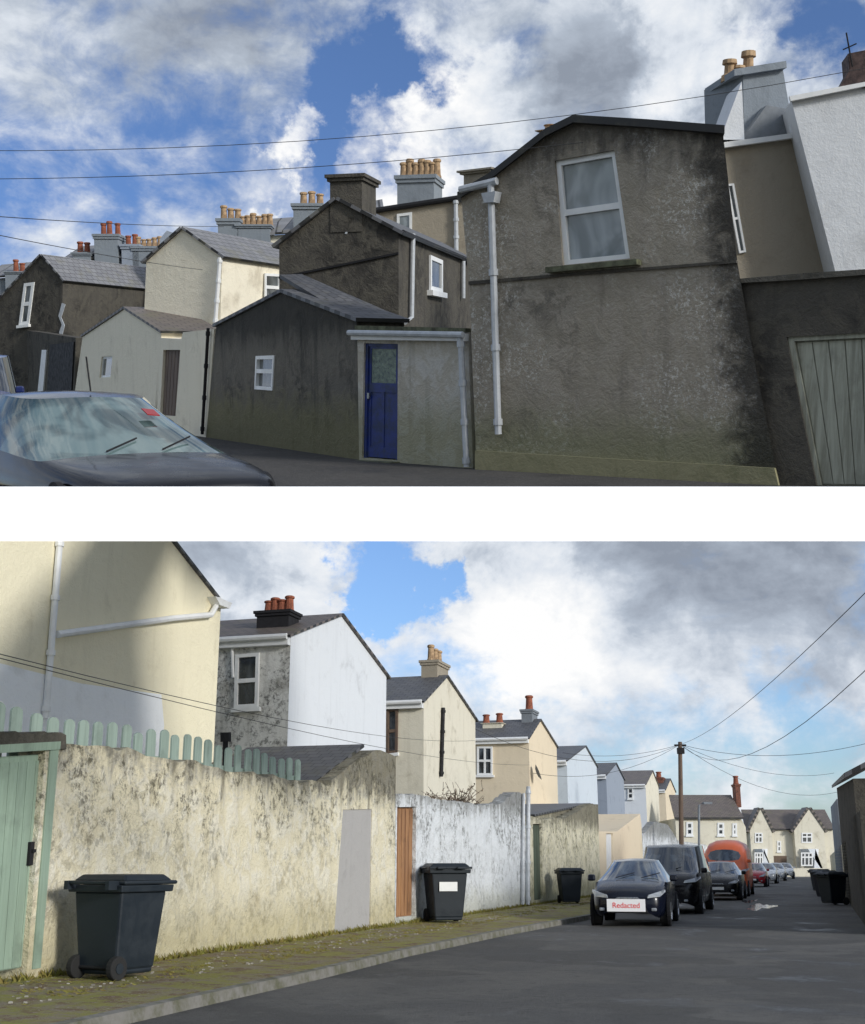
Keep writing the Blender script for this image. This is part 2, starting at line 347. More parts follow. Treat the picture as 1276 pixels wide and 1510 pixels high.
Pm=plg(T,(703,692),(1195,718)); Pd=plg(T,(530,678),(703,691)); Po=plg(T,(305,645),(530,678))
def O_of(pl,u): p=pl.h(u,700 if pl.sc is T else 1320); return (p.x,p.y,0)
h=Th(T,'house',O_of(Pm,900),'tall grey-brown rendered gable house with large white sash window','house')
out=[(703,None),(692,420),(680,287),(722,262),(805,197),(846,177),(955,184),(1066,193),(1088,390),(1118,560),(1150,None)]
wq=[(818,237),(906,221),(929,381),(830,391)]
mb=V((.17,.98,0))*2.2
fr=Pm.pts(out); hq=Pm.pts(wq)
prism(h,'wall',fr,mb,M['main'],[hq],Pm.n)
window(h,Pm,hq,M['wpaint'],M['glassL'],rows=(.5,),recess=.12,fw=.075,proud=.07)
slab(h,'sill',Pm,[(812,395),(946,383),(946,391),(812,403)],-.02,.16,M['moss'])
slab(h,'string_course',Pm,[(693,415),(830,404),(1087,384),(1088,388),(830,408),(693,420)],-.02,.04,M['dark2'])
slab(h,'plinth',Pm,[(703,664),(900,676),(1144,690),(1150,716),(703,693)],-.01,.05,wallmat('mossy_plinth_render',(.3,.28,.17),(.15,.155,.08),amt=.5))
m=MB()
tops=[(676,290),(722,262),(805,197),(846,177),(955,184),(1068,193)]
P=[Pm.h(*q) for q in tops]; mbn=mb.normalized()
for a,b in zip(P,P[1:]):
    up=V((0,0,.055)); m.box8([a-mbn*.12-up,b-mbn*.12-up,b+mb-up,a+mb-up,a-mbn*.12+up,b-mbn*.12+up,b+mb+up,a+mb+up])
h.add('roof',m.v,m.f,M['slate'])
pipe(h,Pm,[(729,272),(740,640)],.055,M['gpaint'],out=.1)
slab(h,'rainwater_hopper',Pm,[(720,287),(741,284),(738,300),(724,301)],.02,.2,M['gpaint'])
pipe(h,Pm,[(684,281),(738,268)],.06,M['gpaint'],name='gutter',out=.1)
chimney(h,Pm.off(-1.2),684,722,250,276,.6,M['brown'],(),cap=True)
chimney(h,Pm.off(-1.2),800,810,192,205,.3,M['pot'],(.5,),M['pot'],ph=.12)
# door wall
h=Th(T,'yard_wall',O_of(Pd,610),'grey rendered yard wall with blue door and white gutter','wall')
dq=Pd.pts([(537,506),(587,507),(586,679),(534,675)])
fr=Pd.pts([(530,None),(527,488),(690,490),(698,None)])
prism(h,'wall',fr,-Pd.n*1.0,M['doorwall'],[dq],Pd.n,reveal=.12)
qq=[p-Pd.n*.1 for p in dq]; m=MB(); n=Pd.n
m.cell(qq,0,.07,0,1,0,.06,n);m.cell(qq,.93,1,0,1,0,.06,n);m.cell(qq,.07,.93,0,.025,0,.055,n);m.cell(qq,.07,.93,.025,.045,0,.03,n);m.cell(qq,.07,.93,.34,.42,0,.03,n);m.cell(qq,.07,.93,.9,.99,0,.03,n)
m.cell(qq,.07,.14,.045,.9,0,.027,n);m.cell(qq,.86,.93,.045,.9,0,.027,n);m.cell(qq,.14,.86,.42,.9,0,.012,n);m.cell(qq,.47,.53,.42,.9,0,.024,n)
d=h.add('door',m.v,m.f,M['blue'],label='peeling blue panelled door with obscured glass')
m=MB().cell(qq,.14,.86,.045,.34,.004,.014,n); h.add('glass_pane',m.v,m.f,M['obs'],parent=d)
m=MB().cell(qq,.08,.13,.43,.48,.03,.07,n); h.add('handle',m.v,m.f,M['rim'],parent=d)
slab(h,'step',Pd,[(527,678),(590,681),(590,687),(527,684)],-.05,.2,M['moss'])
slab(h,'fascia',Pd,[(525,490),(692,492),(692,503),(525,501)],.01,.12,M['wpaint'])
pipe(h,Pd,[(524,491),(693,494)],.05,M['gpaint'],name='gutter',out=.16)
pipe(h,Pd,[(687,498),(696,688)],.05,M['gpaint'],out=.12)
slab(h,'roof',Pd,[(527,480),(690,484),(690,490),(527,488)],-1.0,.06,M['moss'])
# dark outbuilding
h=Th(T,'outbuilding',O_of(Po,420),'low dark stained gabled outbuilding with small white window','outbuilding')
hq=Po.pts([(379,525),(406,524),(403,576),(377,574)])
fr=Po.pts([(305,None),(319,482),(417,432),(526,474),(530,None)])
bk=-Po.n*.95
prism(h,'wall',fr,bk,M['dark'],[hq],Po.n)
window(h,Po,hq,M['wpaint'],M['glass'],rows=(.45,),recess=.06,fw=.075,proud=.09)
roof2(h,[(fr[1],fr[2]),(fr[3],fr[2])],bk,M['slate'],oh=.1,front_oh=.06)
pipe(h,Po,[(312,484),(303,640)],.04,M['black'])
def pt_at(u,d): return ((u-CX)/FP*d,d)
PT=Pl(T,pt_at(587,26),(.97,-.25))
h=Th(T,'house',O_of(PT,500),'dark sooty gabled house with squat chimney and white pipes','house')
fr=PT.pts([(412,None),(412,362),(497,296),(588,344),(588,None)]); bk=-PT.n*9
prism(h,'wall',fr,bk,M['dark2'])
roof2(h,[(fr[1],fr[2]),(fr[3],fr[2])],bk,M['slate'],oh=.12)
slab(h,'string_course',PT,[(412,408),(588,372),(588,375),(412,411)],-.01,.04,M['black'])
chimney(h,PT.off(.02),487,534,257,300,1.0,M['dark2'])
S=Pl(T,(fr[3].x,fr[3].y),-PT.n)
pipe(h,S,[(604,345),(602,468),(592,476)],.05,M['gpaint']); 
q4=S.pts([(632,376),(650,384),(650,432),(632,428)]); window(h,S,q4,M['wpaint'],M['glass'],rows=(),fw=.1,sill=M['wpaint'],recess=-.01)
pipe(h,S,[(679,385),(679,440)],.05,M['gpaint'])
pipe(h,S,[(589,343),(692,386)],.06,M['black'],name='gutter')
slab(h,'crack_repair',PT,[(512,318),(524,322),(518,330),(512,345),(509,345),(515,328)],.0,.02,M['gpaint'],label='pale jagged mortar repair streak')
m=MB(); a,b,c,d_=[T.o+T.ray(u,v)*(y/T.ray(u,v).y) for u,v,y in ((413,405,26.3),(445,404,26.1),(588,466,23.5),(530,476,22.6))]
h.add('roof',[a,b,c,d_,a-V((0,0,.08)),b-V((0,0,.08)),c-V((0,0,.08)),d_-V((0,0,.08))],BF,M['slate'],uv=[(0,0),(0,1),(4,1.5),(4,0)]*2,label='low slate lean-to roof')
PB=Pl(T,pt_at(620,40),(.98,-.2))
h=Th(T,'house',O_of(PB,620),'brown rendered rear wall with grey chimney and buff pots','house')
fr=PB.pts([(553,None),(553,312),(672,293),(720,287),(720,None)]); prism(h,'wall',fr,-PB.n*6,M['brown'])
window(h,PB,PB.pts([(586,316),(608,313),(608,341),(586,341)]),M['wpaint'],M['glassL'],rows=(),fw=.08,recess=-.01)
pipe(h,PB,[(673,294),(674,380)],.07,M['gpaint'])
pipe(h,PB,[(553,311),(720,286)],.09,M['black'],name='gutter')
chimney(h,PB.off(-.5),586,640,258,305,1.4,M['greyrender'],(.05,.22,.38,.55,.7,.85,.97),M['pot'],ph=.62,pr=.13)
PC=Pl(T,pt_at(328,36),(.9,-.43))
h=Th(T,'house',O_of(PC,270),'pale cream gabled house with slate roof','house')
fr=PC.pts([(208,None),(216,386),(270,338),(328,379),(322,None)]); bk=-PC.n*6
prism(h,'wall',fr,bk,M['creamT']); roof2(h,[(fr[1],fr[2]),(fr[3],fr[2])],bk,M['slateL'])
S=Pl(T,(fr[3].x,fr[3].y),-PC.n)
window(h,S,S.pts([(389,403),(411,404),(411,445),(389,443)]),M['wpaint'],M['glass'],rows=(.5,),fw=.08,recess=-.01,sill=M['wpaint'])
pipe(h,PC,[(327,380),(320,478)],.06,M['wpaint'])
h=Th(T,'outbuilding',O_of(Po,180),'small pale cream gabled outbuilding with slate roof','outbuilding')
hq=Po.pts([(150,526),(166,525),(163,556),(147,557)])
fr=Po.pts([(108,None),(122,497),(184,456),(238,491),(232,None)]); bk=-Po.n*1.7
prism(h,'wall',fr,bk,M['creamT'],[hq],Po.n); roof2(h,[(fr[1],fr[2]),(fr[3],fr[2])],bk,M['slateR'],oh=.1,front_oh=.05)
window(h,Po,hq,M['wpaint'],M['glass'],rows=(),recess=.1,fw=.08)
h=Th(T,'yard_wall',O_of(Po,270),'cream yard wall with brown plank door','wall')
dq=Po.pts([(241,516),(266,516),(259,614),(236,612)])
fr=Po.pts([(229,None),(234,498),(267.5,500),(270,490),(316,485),(306,None)])
prism(h,'wall',fr,-Po.n*.4,M['creamT'],[dq],Po.n); q5=[p-Po.n*.1 for p in dq]; m=MB().cell(q5,0,1,0,1,-.02,.02,Po.n)
for i in range(5): m.cell(q5,.02+i*.195,.19+i*.195,.02,.99,.02,.035,Po.n)
h.add('door',m.v,m.f,M['dbwood'])
PL=Pl(T,pt_at(92,52),(.9,-.43))
h=Th(T,'house',O_of(PL,50),'dark brown rendered house with slate roof and white window','house')
fr=PL.pts([(-20,None),(-12,455),(62,377),(93,413),(92,None)]); bk=-PL.n*9
prism(h,'wall',fr,bk,M['dark2']); roof2(h,[(fr[1],fr[2]),(fr[3],fr[2])],bk,M['slateL'])
window(h,PL,PL.pts([(37,418),(52,416),(44,478),(29,480)]),M['wpaint'],M['glass'],rows=(.5,),recess=-.01,fw=.14,sill=M['wpaint'])
slab(h,'crack_repair',PL.off(0),[(92,447),(97,449),(91,468),(96,480),(91,500),(88,490),(92,479),(87,466)],0,.03,M['gpaint'],label='pale jagged mortar repair streak')
h=Th(T,'yard_wall',O_of(Po,60),'dark yard wall with black double doors','wall')
fr=Po.pts([(-30,None),(-30,478),(60,490),(112,498),(112,None)]); prism(h,'wall',fr,-Po.n*.4,M['dark2'])
slab(h,'door',Po,[(76,508),(111,504),(108,None),(72,None)],0,.05,M['black']); slab(h,'door',Po,[(64,516),(71,516),(66,None),(58,None)],0,.06,M['wpaint'],label='narrow white door panel')
def rowhouse(pxl,d,mat,rm,lab,chs):
    pl=front(T,d); h=Th(T,'house',O_of(pl,pxl[1][0]),lab,'house',group='distant terrace roofs and chimneys')
    fr=pl.pts(pxl); prism(h,'wall',fr,V((0,5,0)),mat)
    L_=[p for p,q in zip(fr,pxl) if q[1] is not None]; tl,tr=L_[0],L_[-1]
    vs=[tl+V((-.2,-.2,0)),tr+V((.2,-.2,0)),tr+V((0,2.5,.9)),tl+V((0,2.5,.9))]; vs+=[p+V((0,0,.1)) for p in vs]
    h.add('roof',vs,BF,rm,uv=[(0,0),(0,1),(4,1),(4,0)]*2)
    for c in chs: chimney(h,pl.off(.3),*c[:4],1.5,M[c[4]],c[5],M[c[6]],ph=c[7],pr=c[8])
rowhouse([(100,None),(100,385),(235,378),(235,None)],62,M['greyrender'],M['slateL'],'distant grey terrace house with tall chimney and pots',[(140,175,345,392,'greyrender',(.25,.5,.85),'potr',.75,.15),(180,205,360,392,'bluegrey',(.2,.6),'potr',.6,.15),(196,236,363,392,'greyrender',(.1,.3,.5,.7,.9),'pot',.5,.14),(108,134,372,392,'greyrender',(.2,.6),'potr',.6,.16)])
rowhouse([(-20,None),(-20,412),(60,405),(60,None)],66,M['greyrender'],M['slateL'],'distant grey terrace house with low pots',[(8,32,400,415,'greyrender',(.4,.8),'potr',.6,.15)])
rowhouse([(335,None),(335,352),(432,345),(432,None)],50,M['creamT'],M['slateL'],'distant cream terrace house with rows of buff pots',[(322,352,322,360,'greyrender',(.15,.5,.85),'pot',.55,.14),(350,398,331,352,'greyrender',(.08,.25,.42,.6,.78,.94),'pot',.5,.13)])
rowhouse([(425,None),(425,345),(560,320),(560,None)],46,M['greyrender'],M['slateL'],'distant grey terrace house with stepped chimney',[(433,474,300,335,'greyrender',(.3,.6,.9),'pot',.55,.14)])
h=Th(T,'house',O_of(front(T,56),250),'distant pale blue dormer house between roofs','house',group='distant terrace roofs and chimneys')
fr=front(T,56).pts([(232,None),(236,352),(246,340),(262,345),(290,352),(290,None)]); prism(h,'wall',fr,V((0,4,0)),M['bluegrey'])
pr=Pl(T,pt_at(1120,24),(1,.12))
h=Th(T,'house',O_of(pr,1150),'tall brown rendered house with grey chimney stack','house')
fr=pr.pts([(1050,None),(1050,214),(1183,200),(1205,290),(1236,400),(1240,None)]); prism(h,'wall',fr,-pr.n*1.5,M['brown'])
slab(h,'fascia',pr,[(1062,212),(1182,196),(1184,203),(1062,220)],0,.15,M['wpaint'])
pc=Pl(T,pt_at(1120,24.6),(1,.1)); 
ch=MB(); q=pc.pts([(1096,112),(1154,98),(1170,192),(1098,206)]); q2=[p+V((-.45,1.4,.05)) for p in q]; ch.box8(q+q2)
c=h.add('chimney',ch.v,ch.f,M['greyrender'])
cp=MB(); q=pc.pts([(1080,104),(1156,92),(1157,102),(1080,114)]); cp.box8([p+pc.n*.12 for p in q]+[p+V((-.2,1.5,0)) for p in q]); h.add('chimney_cap',cp.v,cp.f,M['greyrender'],parent=c)
for u,v,k in ((1085,104,.32),(1113,99,.42),(1098,104,.2)):
    p=pc.h(u,v)+V((0,.5,0)); vv,ff=lathe([(.17,-.1),(.16,.02),(.11,.05),(.1,k*.7),(.15,k*.75),(.14,k),(.08,k)],12,p); h.add('chimney_pot',vv,ff,M['pot'],parent=c)
m=MB(); q=[pr.h(1062,206),pr.h(1094,120),pr.h(1098,206)]; m.v=q+[p+V((0,1.2,0)) for p in q]; m.f=[(0,1,2),(3,4,5),(0,1,4,3),(1,2,5,4)]; h.add('parapet',m.v,m.f,M['whiteT'])
slab(h,'roof',pr,[(1100,205),(1140,150),(1168,155),(1182,196)],-.6,-.3,M['lead'])
window(h,pr,pr.pts([(1070,272),(1081,271),(1099,372),(1089,374)]),M['wpaint'],M['glass'],rows=(.5,),fw=.04,recess=-.01)
pw=Pl(T,pt_at(1220,23),(1,-.15))
h=Th(T,'house',O_of(pw,1240),'white rendered house wall beside dark brick chimney','house')
fr=pw.pts([(1242,None),(1232,400),(1167,148),(1300,122),(1300,None)]); prism(h,'wall',fr,-pw.n*1.5,M['whiteT'])
slab(h,'fascia',pw,[(1163,144),(1305,117),(1305,123),(1165,151)],0,.12,M['wpaint'])
slab(h,'chimney',pw,[(1238,130),(1252,104),(1250,80),(1300,70),(1300,130)],-.6,.05,M['dbrick'])
pipe(h,pw,[(1256,100),(1247,50)],.015,M['black'],name='aerial'); pipe(h,pw,[(1242,75),(1262,66)],.012,M['black'],name='aerial')
P2=Pm.off(-.12)
h=Th(T,'yard_wall',O_of(P2,1200),'dark mossy stone-topped yard wall with weathered plank door','wall')
dq=P2.pts([(1160,497),(1290,490),(1290,718),(1204,718)])
fr=P2.pts([(1130,None),(1108,560),(1082,412),(1180,405),(1300,396),(1300,None)]); 
prism(h,'wall',fr,-P2.n*.5,M['dark2'],[dq],P2.n,reveal=.15)
slab(h,'coping',P2,[(1088,412),(1180,404),(1300,396),(1300,404),(1180,413),(1088,418)],-.5,.08,M['stone'])
Q=[V((p.x,p.y,max(p.z,.015)))-P2.n*.14 for p in dq]; m=MB().cell(Q,0,1,0,1,-.02,.02,P2.n)
for i in range(5): m.cell(Q,.08+i*.19,.255+i*.19,.04,.99,.02,.045,P2.n)
m.cell(Q,0,.07,0,1,.02,.1,P2.n); m.cell(Q,.07,1,0,.03,.02,.1,P2.n)
h.add('door',m.v,m.f,M['gwood'])

# ---- vehicles
HATCH=[(2.1,.52,.36,.56,.60,.42),(2.03,.72,.22,.70,.76,.56),(1.7,.84,.18,.82,.92,.66),(1.1,.88,.18,.93,1.03,.70),(.15,.89,.18,.97,1.45,.53),(-.5,.89,.18,.99,1.53,.55),(-1.25,.885,.18,1.01,1.49,.53),(-1.85,.86,.2,1.04,1.29,.49),(-2.05,.8,.25,.95,1.0,.62),(-2.12,.68,.36,.72,.76,.55)]
VAN=[(2.5,.7,.34,.75,.8,.55),(2.42,.88,.24,.95,1.02,.7),(2.05,.95,.2,1.08,1.17,.78),(1.7,.96,.2,1.12,1.25,.8),(.9,.97,.2,1.15,1.92,.76),(.3,.98,.2,1.16,2.02,.8),(-1.2,.98,.2,1.16,2.04,.8),(-2.35,.97,.2,1.16,2.0,.8),(-2.5,.96,.22,1.15,1.97,.79),(-2.54,.94,.3,1.1,1.9,.78)]
BIGV=[(2.7,.8,.34,.9,.95,.6),(2.6,.98,.24,1.15,1.22,.82),(2.3,1.02,.2,1.3,1.42,.88),(2.05,1.03,.2,1.4,1.6,.8),(1.6,1.04,.2,1.5,2.12,.78),(1.3,1.05,.2,1.6,2.55,.94),(-1.2,1.05,.2,1.6,2.62,.98),(-2.5,1.05,.2,1.6,2.6,.98),(-2.62,1.04,.22,1.6,2.57,.97),(-2.66,1.02,.28,1.6,2.5,.95)]
LOW=[(2.5,.7,.2,.36,.40,.5),(2.4,.9,.15,.42,.48,.7),(1.9,1.02,.12,.5,.58,.8),(1.15,1.08,.12,.56,.64,.92),(-.1,1.1,.12,.66,1.2,.74),(-.8,1.1,.12,.68,1.28,.76),(-1.6,1.1,.12,.7,1.24,.74),(-2.2,1.05,.14,.7,1.0,.68),(-2.5,.95,.2,.62,.66,.7),(-2.6,.8,.3,.5,.55,.6)]
def vehicle(sc,p,heading,st,mat,label,cat,name='parked_car',wr=.32,win=(3,8),ws=3,glass=None,scale=1,group='vehicles parked along the kerb',rear=True,plate=True,sidewin=None,lights=True):
    yaw=math.atan2(heading[1],heading[0]); th=Th(sc,name,(p[0],p[1],0),label,cat,group=group,yaw=yaw,scale=scale)
    ringN=11; vs=[];
    for x,w,zl,zs,zr,rw in st:
        half=[(w*.82,zl),(w*.98,zl+.08),(w,zl+(zs-zl)*.55),(w*.965,zs),(rw,zr-.06 if zr-zs>.2 else zr-.03),(0,zr)]
        vs+=[V((x,y,z)) for y,z in half]+[V((x,-y,z)) for y,z in reversed(half[:-1])]
    body=[];gl=[];gs=[]
    for i in range(len(st)-1):
        for j in range(ringN-1):
            f=(i*ringN+j,i*ringN+j+1,(i+1)*ringN+j+1,(i+1)*ringN+j)
            jj=min(j,9-j)
            if jj==3 and win[0]<=i<win[1] and i<(sidewin if sidewin is not None else 99): (gs).append(f)
            elif jj==4 and (i==ws or (rear and i==win[1]-1)): gl.append(f)
            else: body.append(f)
    body.append(tuple(range(ringN))); k=(len(st)-1)*ringN; body.append(tuple(k+i for i in range(ringN)))
    sub=1 if st[5][4]>1.9 else 2
    th.add('body',vs,body,mat,local=True,centre=False,smooth=True,sub=sub)
    def subm(fs):
        used=sorted({i for f in fs for i in f}); mp={i:k for k,i in enumerate(used)}; return [vs[i] for i in used],[tuple(mp[i] for i in f) for f in fs]
    a_,b_=subm(gl+gs); th.add('windows',a_,b_,glass or M['glassD'],local=True,centre=False,smooth=True,sub=sub)
    x0=st[0][0]; xr=st[-1][0]; W=max(s[1] for s in st)
    for wx in (x0-.78,xr+.72):
        for sy in (-1,1):
            m=MB().tube([V((wx,sy*(W-.05),wr)),V((wx,sy*(W+.008),wr))],wr*1.17,24); th.add('wheel_arch',m.v,m.f,M['black'],local=True)
            m=MB().tube([V((wx,sy*(W-.22),wr)),V((wx,sy*(W-.01),wr)),V((wx,sy*(W+.02),wr))],wr,24); t_=th.add('tyre',m.v,m.f,M['tyre'],local=True,bev=.02)
            m=MB().tube([V((wx,sy*(W),wr)),V((wx,sy*(W+.028),wr))],wr*.62,16)
            for a in range(5): 
                w=a*math.tau/5; m.tube([V((wx,sy*(W+.03),wr)),V((wx+math.cos(w)*wr*.58,sy*(W+.03),wr+math.sin(w)*wr*.58))],.02,5)
            th.add('rim',m.v,m.f,M['rim'],parent=t_,local=True)
    zs=st[1][3]
    for sy in (-1,1):
        w1=st[1][1]
        if lights:
            L=[(x0-.04,sy*w1*.6,zs-.08),(x0-.05,sy*w1*.64,zs-.01),(x0-.16,sy*w1*.96,zs+.06),(x0-.45,sy*w1*1.12,zs+.1),(x0-.4,sy*w1*1.13,zs+.05),(x0-.1,sy*w1*.98,zs-.05)]
            L=[V(q) for q in L]; o=[q+V((.04,sy*.02,.0)) for q in L]; N=6
            th.add('headlight',L+o,[tuple(range(N)),tuple(range(N,2*N))]+[(i,(i+1)%N,N+(i+1)%N,N+i) for i in range(N)],M['lamp'],local=True)
            m=MB().box(xr-.02,xr+.2,sy*W*.75-.08,sy*W*.75+.08,zs+.05,zs+.3); th.add('tail_light',m.v,m.f,M['red'],local=True)
            m=MB().box(st[4][0]+.45,st[4][0]+.6,min(sy*(W-.02),sy*(W+.17)),max(sy*(W-.02),sy*(W+.17)),st[4][3]+.0,st[4][3]+.15,.8,.9); th.add('wing_mirror',m.v,m.f,mat,local=True,bev=.04)
    if lights:
        m=MB().box(x0-.05,x0+.03,-.46,.46,.3,.5,1,.8); th.add('grille',m.v,m.f,M['black'],local=True,bev=.02)
        m=MB().box(x0-.05,x0+.02,-.28,.28,.6,.64,1,.8); th.add('grille',m.v,m.f,M['rim'],local=True,bev=.01)
        for sy in (-1,1): m=MB().box(x0-.09,x0-.01,sy*.58-.06,sy*.58+.06,.34,.41); th.add('fog_light',m.v,m.f,M['lamp'],local=True,bev=.02)
    if plate: m=MB().box(x0+.03,x0+.045,-.26,.26,.4,.51); th.add('number_plate',m.v,m.f,M['wpaint'],local=True)
    for sy in (-.35,.25): m=MB().tube([V((st[3][0]-.02,sy,st[3][4]+.02)),V((st[3][0]-.26,sy+.42,st[3][4]+.13))],.01,5); th.add('wiper',m.v,m.f,M['black'],local=True)
    return th
cg=glassmat('windscreen_painted_sky',(.025,.05,.05),(.13,.19,.185),.03); cg.node_tree.nodes['Principled BSDF'].inputs['Specular IOR Level'].default_value=.6  # sky reflection is painted into the paler mottled base colour
cgd=glassmat('dark_windscreen',(.02,.028,.035),(.08,.1,.115),.05)  # lighter mottle stands in for reflections, put into the base colour
th=vehicle(T,(-3.9,14.2),(.6,-.8),LOW,M['blackp'],'dark car with large pale windscreen and roof aerial','car',scale=1.07,glass=cg,group='vehicles on the upper lane',plate=False,lights=False,wr=.2)
m=MB().tube([V((-.4,.1,1.24)),V((-.5,.1,1.62))],.01,6); th.add('aerial',m.v,m.f,M['black'],local=True)
m=MB().box8([V(q) for q in ((.32,.52,1.035),(.46,.53,.975),(.48,.38,.99),(.34,.37,1.05),(.32,.52,1.045),(.46,.53,.985),(.48,.38,1.0),(.34,.37,1.06))]); th.add('permit_sticker',m.v,m.f,M['red'],local=True)
vehicle(T,(-10.1,26.8),(.3,-.95),VAN,M['bluep'],'dark blue van parked on the lane','van',name='parked_van',group='vehicles on the upper lane',plate=False)

def wire(sc,a,b,sag,r=.007,label='thin overhead cable crossing the sky',n=14,name='overhead_cable'):
    P=[]
    for i in range(n+1):
        f=i/n; p=a.lerp(b,f); P.append(p-V((0,0,sag*4*f*(1-f))))
    m=MB().tube(P,r,5); solo(sc,name,m.v,m.f,M['wire'],label,'cable',group='overhead cables')
ft=front(T,18)
wire(T,ft.h(-60,222),ft.h(1340,88),.35,.005); wire(T,ft.h(-60,264),ft.off(1.5).h(860,210),.12,.005)
wire(T,ft.h(-60,315),front(T,34).h(330,334),.05); wire(T,ft.h(-60,335),front(T,34).h(300,398),.05)

# =============== BOTTOM STREET ===============
W=plg(B,(80,1440),(780,1336),.12); t=W.t; n=W.n
def gp(k,s):
    p=W.p+t*k+n*s; return V((p.x,p.y,0))
GM=simple('distant_ground',(.07,.08,.05),.95,c2=(.05,.05,.04),scale=.3)
quad(B,'ground',[V((-900,-40,-.012)),V((1200,-40,-.012)),V((1200,1600,-.012)),V((-900,1600,-.012))],GM)
kp=[B.g(u,v,.1) for u,v in ((100,1512),(330,1462),(470,1432),(600,1401),(735,1374),(870,1350))]
ks=[((p-W.p).dot(t),(p-W.p).dot(n)) for p in kp]
ks=[(ks[0][0]-20,ks[0][1])]+ks+[(ks[-1][0]+12,ks[-1][1]-.1),(230,ks[-1][1]-.2)]
quad(B,'road',[gp(-25,-1)+V((0,0,-.004)),gp(-25,34)+V((0,0,-.004)),gp(225,34)+V((0,0,-.004)),gp(225,-1)+V((0,0,-.004))],M['asph'])
def puddle(u,v,a,b,ob=0):
    c=B.g(u,v); P=[]
    for i in range(48):
        w=i*math.tau/48; r=1+.3*math.sin(3*w+u)+.2*math.sin(7*w+v)+random.uniform(-.12,.12); P.append(c+t*a*r*math.cos(w)+n*b*r*math.sin(w)+V((0,0,.001)))
    quad(B,'puddle_water',P,PW)
PW=simple('still_water',(.03,.03,.032),.06,var=.3,bmp=.02)
puddle(1122,1337,3.0,.4); puddle(1105,1329,2.0,.25)
def verge():
    q=NT('mossy_pavement'); tt=q.t; v=tcoord(tt); a=noi(tt,v,1.1,8,.75,.6); f=noi(tt,v,16,5,.8); b_=noi(tt,tcoord(tt,loc=(5,5,5)),2.6,8,.75,.4)
    c=mixc(tt,mrange(tt,a,.4,.56),(.24,.2,.14),(.25,.24,.05)); c=mixc(tt,mrange(tt,b_,.48,.6),c,(.17,.11,.06))
    c=mixc(tt,mth(tt,'MULTIPLY',mrange(tt,f,.56,.66),mrange(tt,b_,.4,.6)),c,(.5,.48,.42)); q.l(c,q.b.inputs['Base Color']); q.b.inputs['Roughness'].default_value=.95
    bump(tt,q.b,mth(tt,'ADD',f,mth(tt,'MULTIPLY',b_,2.)),.7,.05); return q.m
M['verge']=verge()
vs=[];fs=[]
for i,(k,s) in enumerate(ks):
    vs+=[gp(k,-.5)+V((0,0,.14)),gp(k,s-.1)+V((0,0,.115))]
    if i: fs.append((2*i-2,2*i-1,2*i+1,2*i))
solo(B,'pavement',vs,fs,M['verge'],kind='structure')
vs=[];fs=[]
for i,(k,s) in enumerate(ks):
    vs+=[gp(k,s-.11)+V((0,0,.125)),gp(k,s)+V((0,0,.115)),gp(k,s+.02)+V((0,0,-.01))]
    if i: b0=3*i-3; fs+=[(b0,b0+1,b0+4,b0+3),(b0+1,b0+2,b0+5,b0+4)]
solo(B,'kerb',vs,fs,simple('kerb_stone',(.2,.19,.17),.85,c2=(.1,.1,.06),scale=4,bmp=.6),kind='structure')

def rough(pts,amp=.05,step=.25):
    out=[pts[0]]
    for a,b in zip(pts,pts[1:]):
        N=max(1,int((b-a).length/step))
        for i in range(1,N): out.append(a.lerp(b,i/N)+V((0,0,random.uniform(-amp,amp))))
        out.append(b)
    return out
def vz(p): return V((p.x,p.y,0))
def yard(name,uo,label,mat,top,holes=(),thick=.35,amp=.035):
    h=Th(B,name,O_of(W,uo),label,'wall'); tp=rough(W.pts(top),amp)
    fr=[vz(tp[0])]+tp+[vz(tp[-1])]
    prism(h,'wall',fr,-W.n*thick,mat,[W.pts(q) for q in holes],W.n,reveal=.16); return h
y1=yard('yard_wall',300,'weathered yellow cream yard wall with stained rough top',M['yard1'],[(69,1088),(160,1100),(300,1128),(420,1148),(489,1158)],thick=.4,amp=.05)
tp=W.pts([(489,1150),(525,1122),(556,1106),(584,1116)])
h2=Th(B,'outbuilding',O_of(W,530),'yellow cream yard outbuilding with slate roof and cement-filled doorway','outbuilding')
dq=W.pts([(506,1194),(549,1193),(546,1368),(493,1375)])
fr=[vz(tp[0])]+rough(tp,.03)+[vz(tp[-1])]
prism(h2,'wall',fr,-W.n*3.5,M['yard1'],[dq],n,reveal=.06)
m=MB().cell(dq,0,1,0,1,-.06,-.02,n); h2.add('blocked_doorway',m.v,m.f,M['patch'],label='doorway filled with smooth grey cement')
a=tp[0]+V((0,0,.03));b_=tp[2]+V((0,0,.06)); roof2(h2,[(a-V((0,0,.1)),b_)],-n*3.5,M['slate'],oh=.3,front_oh=-.3)
h=Th(B,'gate',O_of(W,40),'sage green plank gate with black latch','gate')
G0=W.off(-.1); q=G0.pts([(-30,1118),(66,1112),(40,1425),(-50,1440)]); m=MB().cell(q,0,1,0,1,-.03,0,n)
for i in range(7): m.cell(q,.01+i*.14,.143+i*.14,.03,.995,0,.02,n)
g_=h.add('boards',m.v,m.f,M['sage'])
m=MB().cell(q,.96,1.1,-.02,1.01,0,.12,n).cell(q,-.2,1.1,-.06,-.02,0,.14,n); h.add('frame',m.v,m.f,M['sage'])
m=MB().cell(q,.82,.9,.42,.53,.02,.06,n).cell(q,.84,.97,.455,.47,.06,.09,n); h.add('latch',m.v,m.f,M['black'])
h=Th(B,'gate_lintel',O_of(W,40),'crumbling stone lintel on top of the gateway','lintel')
P=rough(W.pts([(-40,1078),(20,1078),(95,1084)]),.03,.12); fr=[W.h(-40,1098)]+P+[W.h(95,1105)]; 
prism(h,'stone',[p+n*.03 for p in fr],-n*.43,M['stone'])
